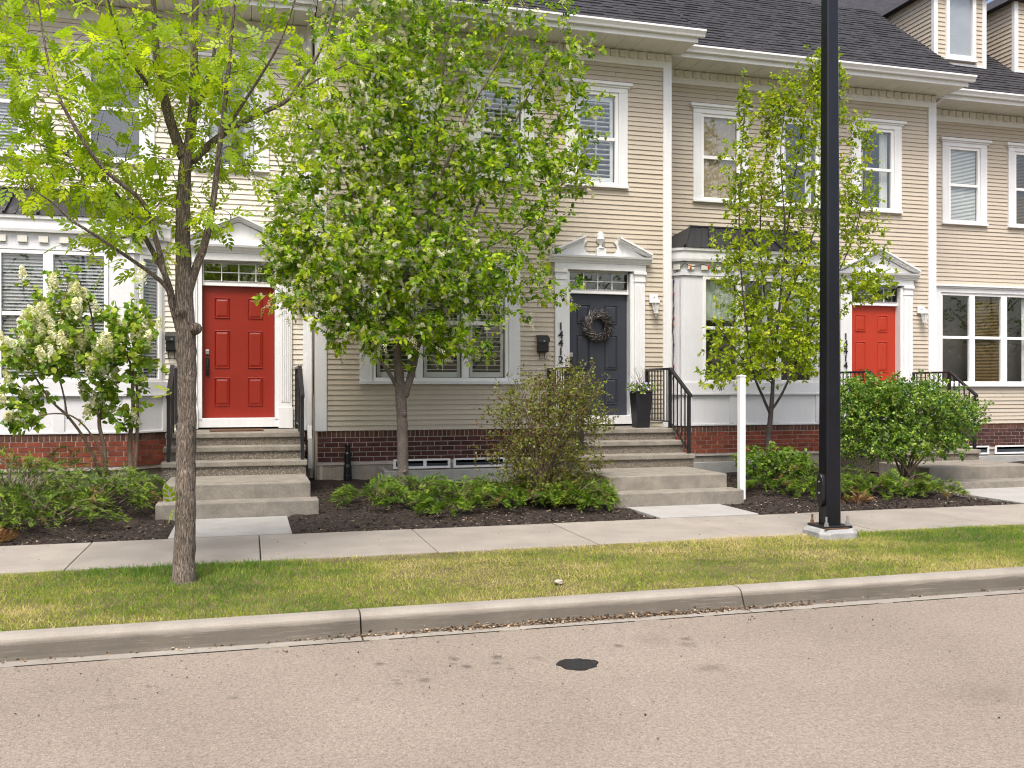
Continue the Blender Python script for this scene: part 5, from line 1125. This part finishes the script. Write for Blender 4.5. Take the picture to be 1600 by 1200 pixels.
def chips():
    n = 24000; x = RNG.uniform(-5, 14, n); y = 10.26+RNG.random(n)**1.3*3.6
    k = ~((x > -.84) & (x < .47)) & ~((x > 4.69) & (x < 6.07)) & ~((x > 10.05) & (x < 12.15)); k &= ~((x > -1.1) & (x < .85) & (y > 11.5)) & ~((x > 4.5) & (x < 6.45) & (y > 11.2)); x, y = x[k], y[k]; n = len(x)
    z = np.array([bed_z(a, b) for a, b in zip(x, y)])+RNG.uniform(.0, .022, n)
    A = RNG.normal(size=(n, 3)); A[:, 2] *= .3; N_ = RNG.normal(0, .45, (n, 3))+[0, 0, 1]
    T = np.array([(-.5, -.4, 0), (.45, -.5, 0), (.5, .35, 0), (-.4, .5, 0), (-.45, -.3, .25), (.4, -.4, .3), (.45, .25, .25), (-.3, .4, .3)], float); TF = np.array([(4, 5, 6, 7), (0, 1, 5, 4), (1, 2, 6, 5), (2, 3, 7, 6), (3, 0, 4, 7)])
    L_ = RNG.uniform(.015, .05, n); S = np.stack([L_, RNG.uniform(.008, .02, n), RNG.uniform(.008, .02, n)], 1); V, F, X = scatter(T, TF, np.stack([x, y, z], 1), A, N_, S, np.clip(RNG.beta(1.3, 2.0, n)+.35*(RNG.random(n) < .04), 0, 1))
    o = npmesh('mulch_chips', V, F, 'chip', None, X); tag(o, 'dark bark mulch chips covering the planting beds', 'mulch', kind='stuff')
chips()
FLK = (np.array([(-.5, -.2, 0), (0, -.5, .1), (.5, 0, .02), (0, .5, .14), (-.4, .3, .05)], float), np.array([(0, 1, 2, 3, 4)]))
def litter(name, label, x, y, z, smin, smax, catg='leaf litter', hi=.0):
    n = len(x); A = RNG.normal(size=(n, 3)); A[:, 2] *= .25; V, F, X = scatter(*FLK, np.stack([x, y, z], 1), A, RNG.normal(0, .4, (n, 3))+[0, 0, 1], RNG.uniform(smin, smax, n), np.clip(RNG.beta(1.6, 1.4, n)+hi, 0, 1))
    tag(npmesh(name, V, F, 'flake', None, X), label, catg, kind='stuff')
n = 12000; x = RNG.uniform(-3.5, 9, n); dn = np.clip(.30+.6*vnoise(x, x*0, 1.3, 21)+.55*np.exp(-((x-2.6)/1.2)**2)-.55*(x > 4.4), .03, 1); k = RNG.random(n) < dn; x = x[k]
y = 6.672+RNG.normal(0, .016, len(x)); y = np.where(RNG.random(len(x)) < .06, y-RNG.exponential(.06, len(x)), y)
litter('gutter_litter', 'dry seeds and brown leaf bits gathered along the gutter', x, y, np.where(y > 6.685, -.2+(y-6.685)*.75, -.205)+RNG.uniform(0, .012, len(x)), .008, .024)
n = 420; x = RNG.uniform(-2.5, 5, n); y = 6.56-RNG.exponential(.7, n); k = y > 3.4; x, y = x[k], y[k]
litter('road_debris', 'scattered dark twig and bud bits on the road', x, y, np.full(len(x), -.203), .004, .016, 'road debris', -.25)
n = 420; x = RNG.uniform(-4, 9, n); y = RNG.uniform(10.24, 11.4, n); k = ~((x > -.84) & (x < .5)) & ~((x > 4.69) & (x < 6.1)); x, y = x[k], y[k]
litter('bed_litter', 'pale dry leaf bits lying on the mulch', x, y, np.array([bed_z(a, b) for a, b in zip(x, y)])+.022, .010, .032, hi=-.05)
n = 150; x = RNG.uniform(-3, 9, n); y = RNG.uniform(8.75, 10.2, n); litter('walk_debris', 'small twigs and bits on the sidewalk', x, y, np.full(n, .006), .006, .016, 'debris', -.1)
# asphalt joint along the gutter: short weeds
n = 700; x = RNG.uniform(-3, 9, n); k = vnoise(x, x*0, 2.7, 33) > .35; x = x[k]; n = len(x)
T = np.array([(0, -.5, 0), (0, .5, 0), (1, 0, .1)], float); V, F, X = scatter(T, np.array([(0, 1, 2)]), np.stack([x, 6.562+RNG.normal(0, .008, n), np.full(n, -.209)], 1), RNG.normal(size=(n, 3))*[1, 1, .3]+[0, 0, .35], RNG.normal(size=(n, 3)), np.stack([RNG.uniform(.008, .02, n), RNG.uniform(.003, .006, n), np.ones(n)*.01], 1), RNG.random(n)*.8)
tag(npmesh('joint_weeds', V, F, 'grass', None, X), 'tiny weeds in the joint between gutter and asphalt', 'weeds', kind='stuff')
m = MB(); x = -6
while x < 14: 
    w = random.uniform(.2, 1.2); m.box(x, x+w*.8, 6.556, 6.566, -.212, -.2065+random.uniform(0, .001)); x += w
o = m.build('gutter_joint', 'patch'); tag(o, kind='structure')

# ------------------------------------------------------------------ trees across the street (seen in the window panes)
def far_tree(x, y, label, sd):
    random.seed(sd); t = thing('bare_street_tree', label, 'tree', (x, y, -.08), 'trees across the street')
    limbs = [([(x, y, -.1), (x+.1, y, 1.5), (x, y+.1, 3.2), (x+.1, y, 5.2), (x, y, 7.5)], [.16, .13, .11, .08, .03])]
    for k in range(9):
        a = k*2.4; z0 = 1.9+k*.35; L_ = 2.6-.12*k; limbs.append(([(x, y, z0), (x+L_*.45*math.cos(a), y+L_*.45*math.sin(a), z0+L_*.5), (x+L_*math.cos(a), y+L_*math.sin(a), z0+L_*1.15)], [.06, .04, .015]))
    plant(t, limbs, in_ell([(x, y, 5, 2.6, 2.6, 2.8, 1)], 240), 'bark_dark', 'dark_leaf', SIMPLE, 5, .14, 8, .014, maxlen=2.5)
for i, (x, y) in enumerate([(-6, -9), (-1.5, -8.5), (3, -9.2), (-10.5, -9), (8.5, -9), (-16, -10), (14, -9.5), (20, -9), (26, -9.5), (32, -9), (38, -9.4), (45, -9)]):
    far_tree(x, y, ['street tree across the road behind the viewer', ][0], 100+i)
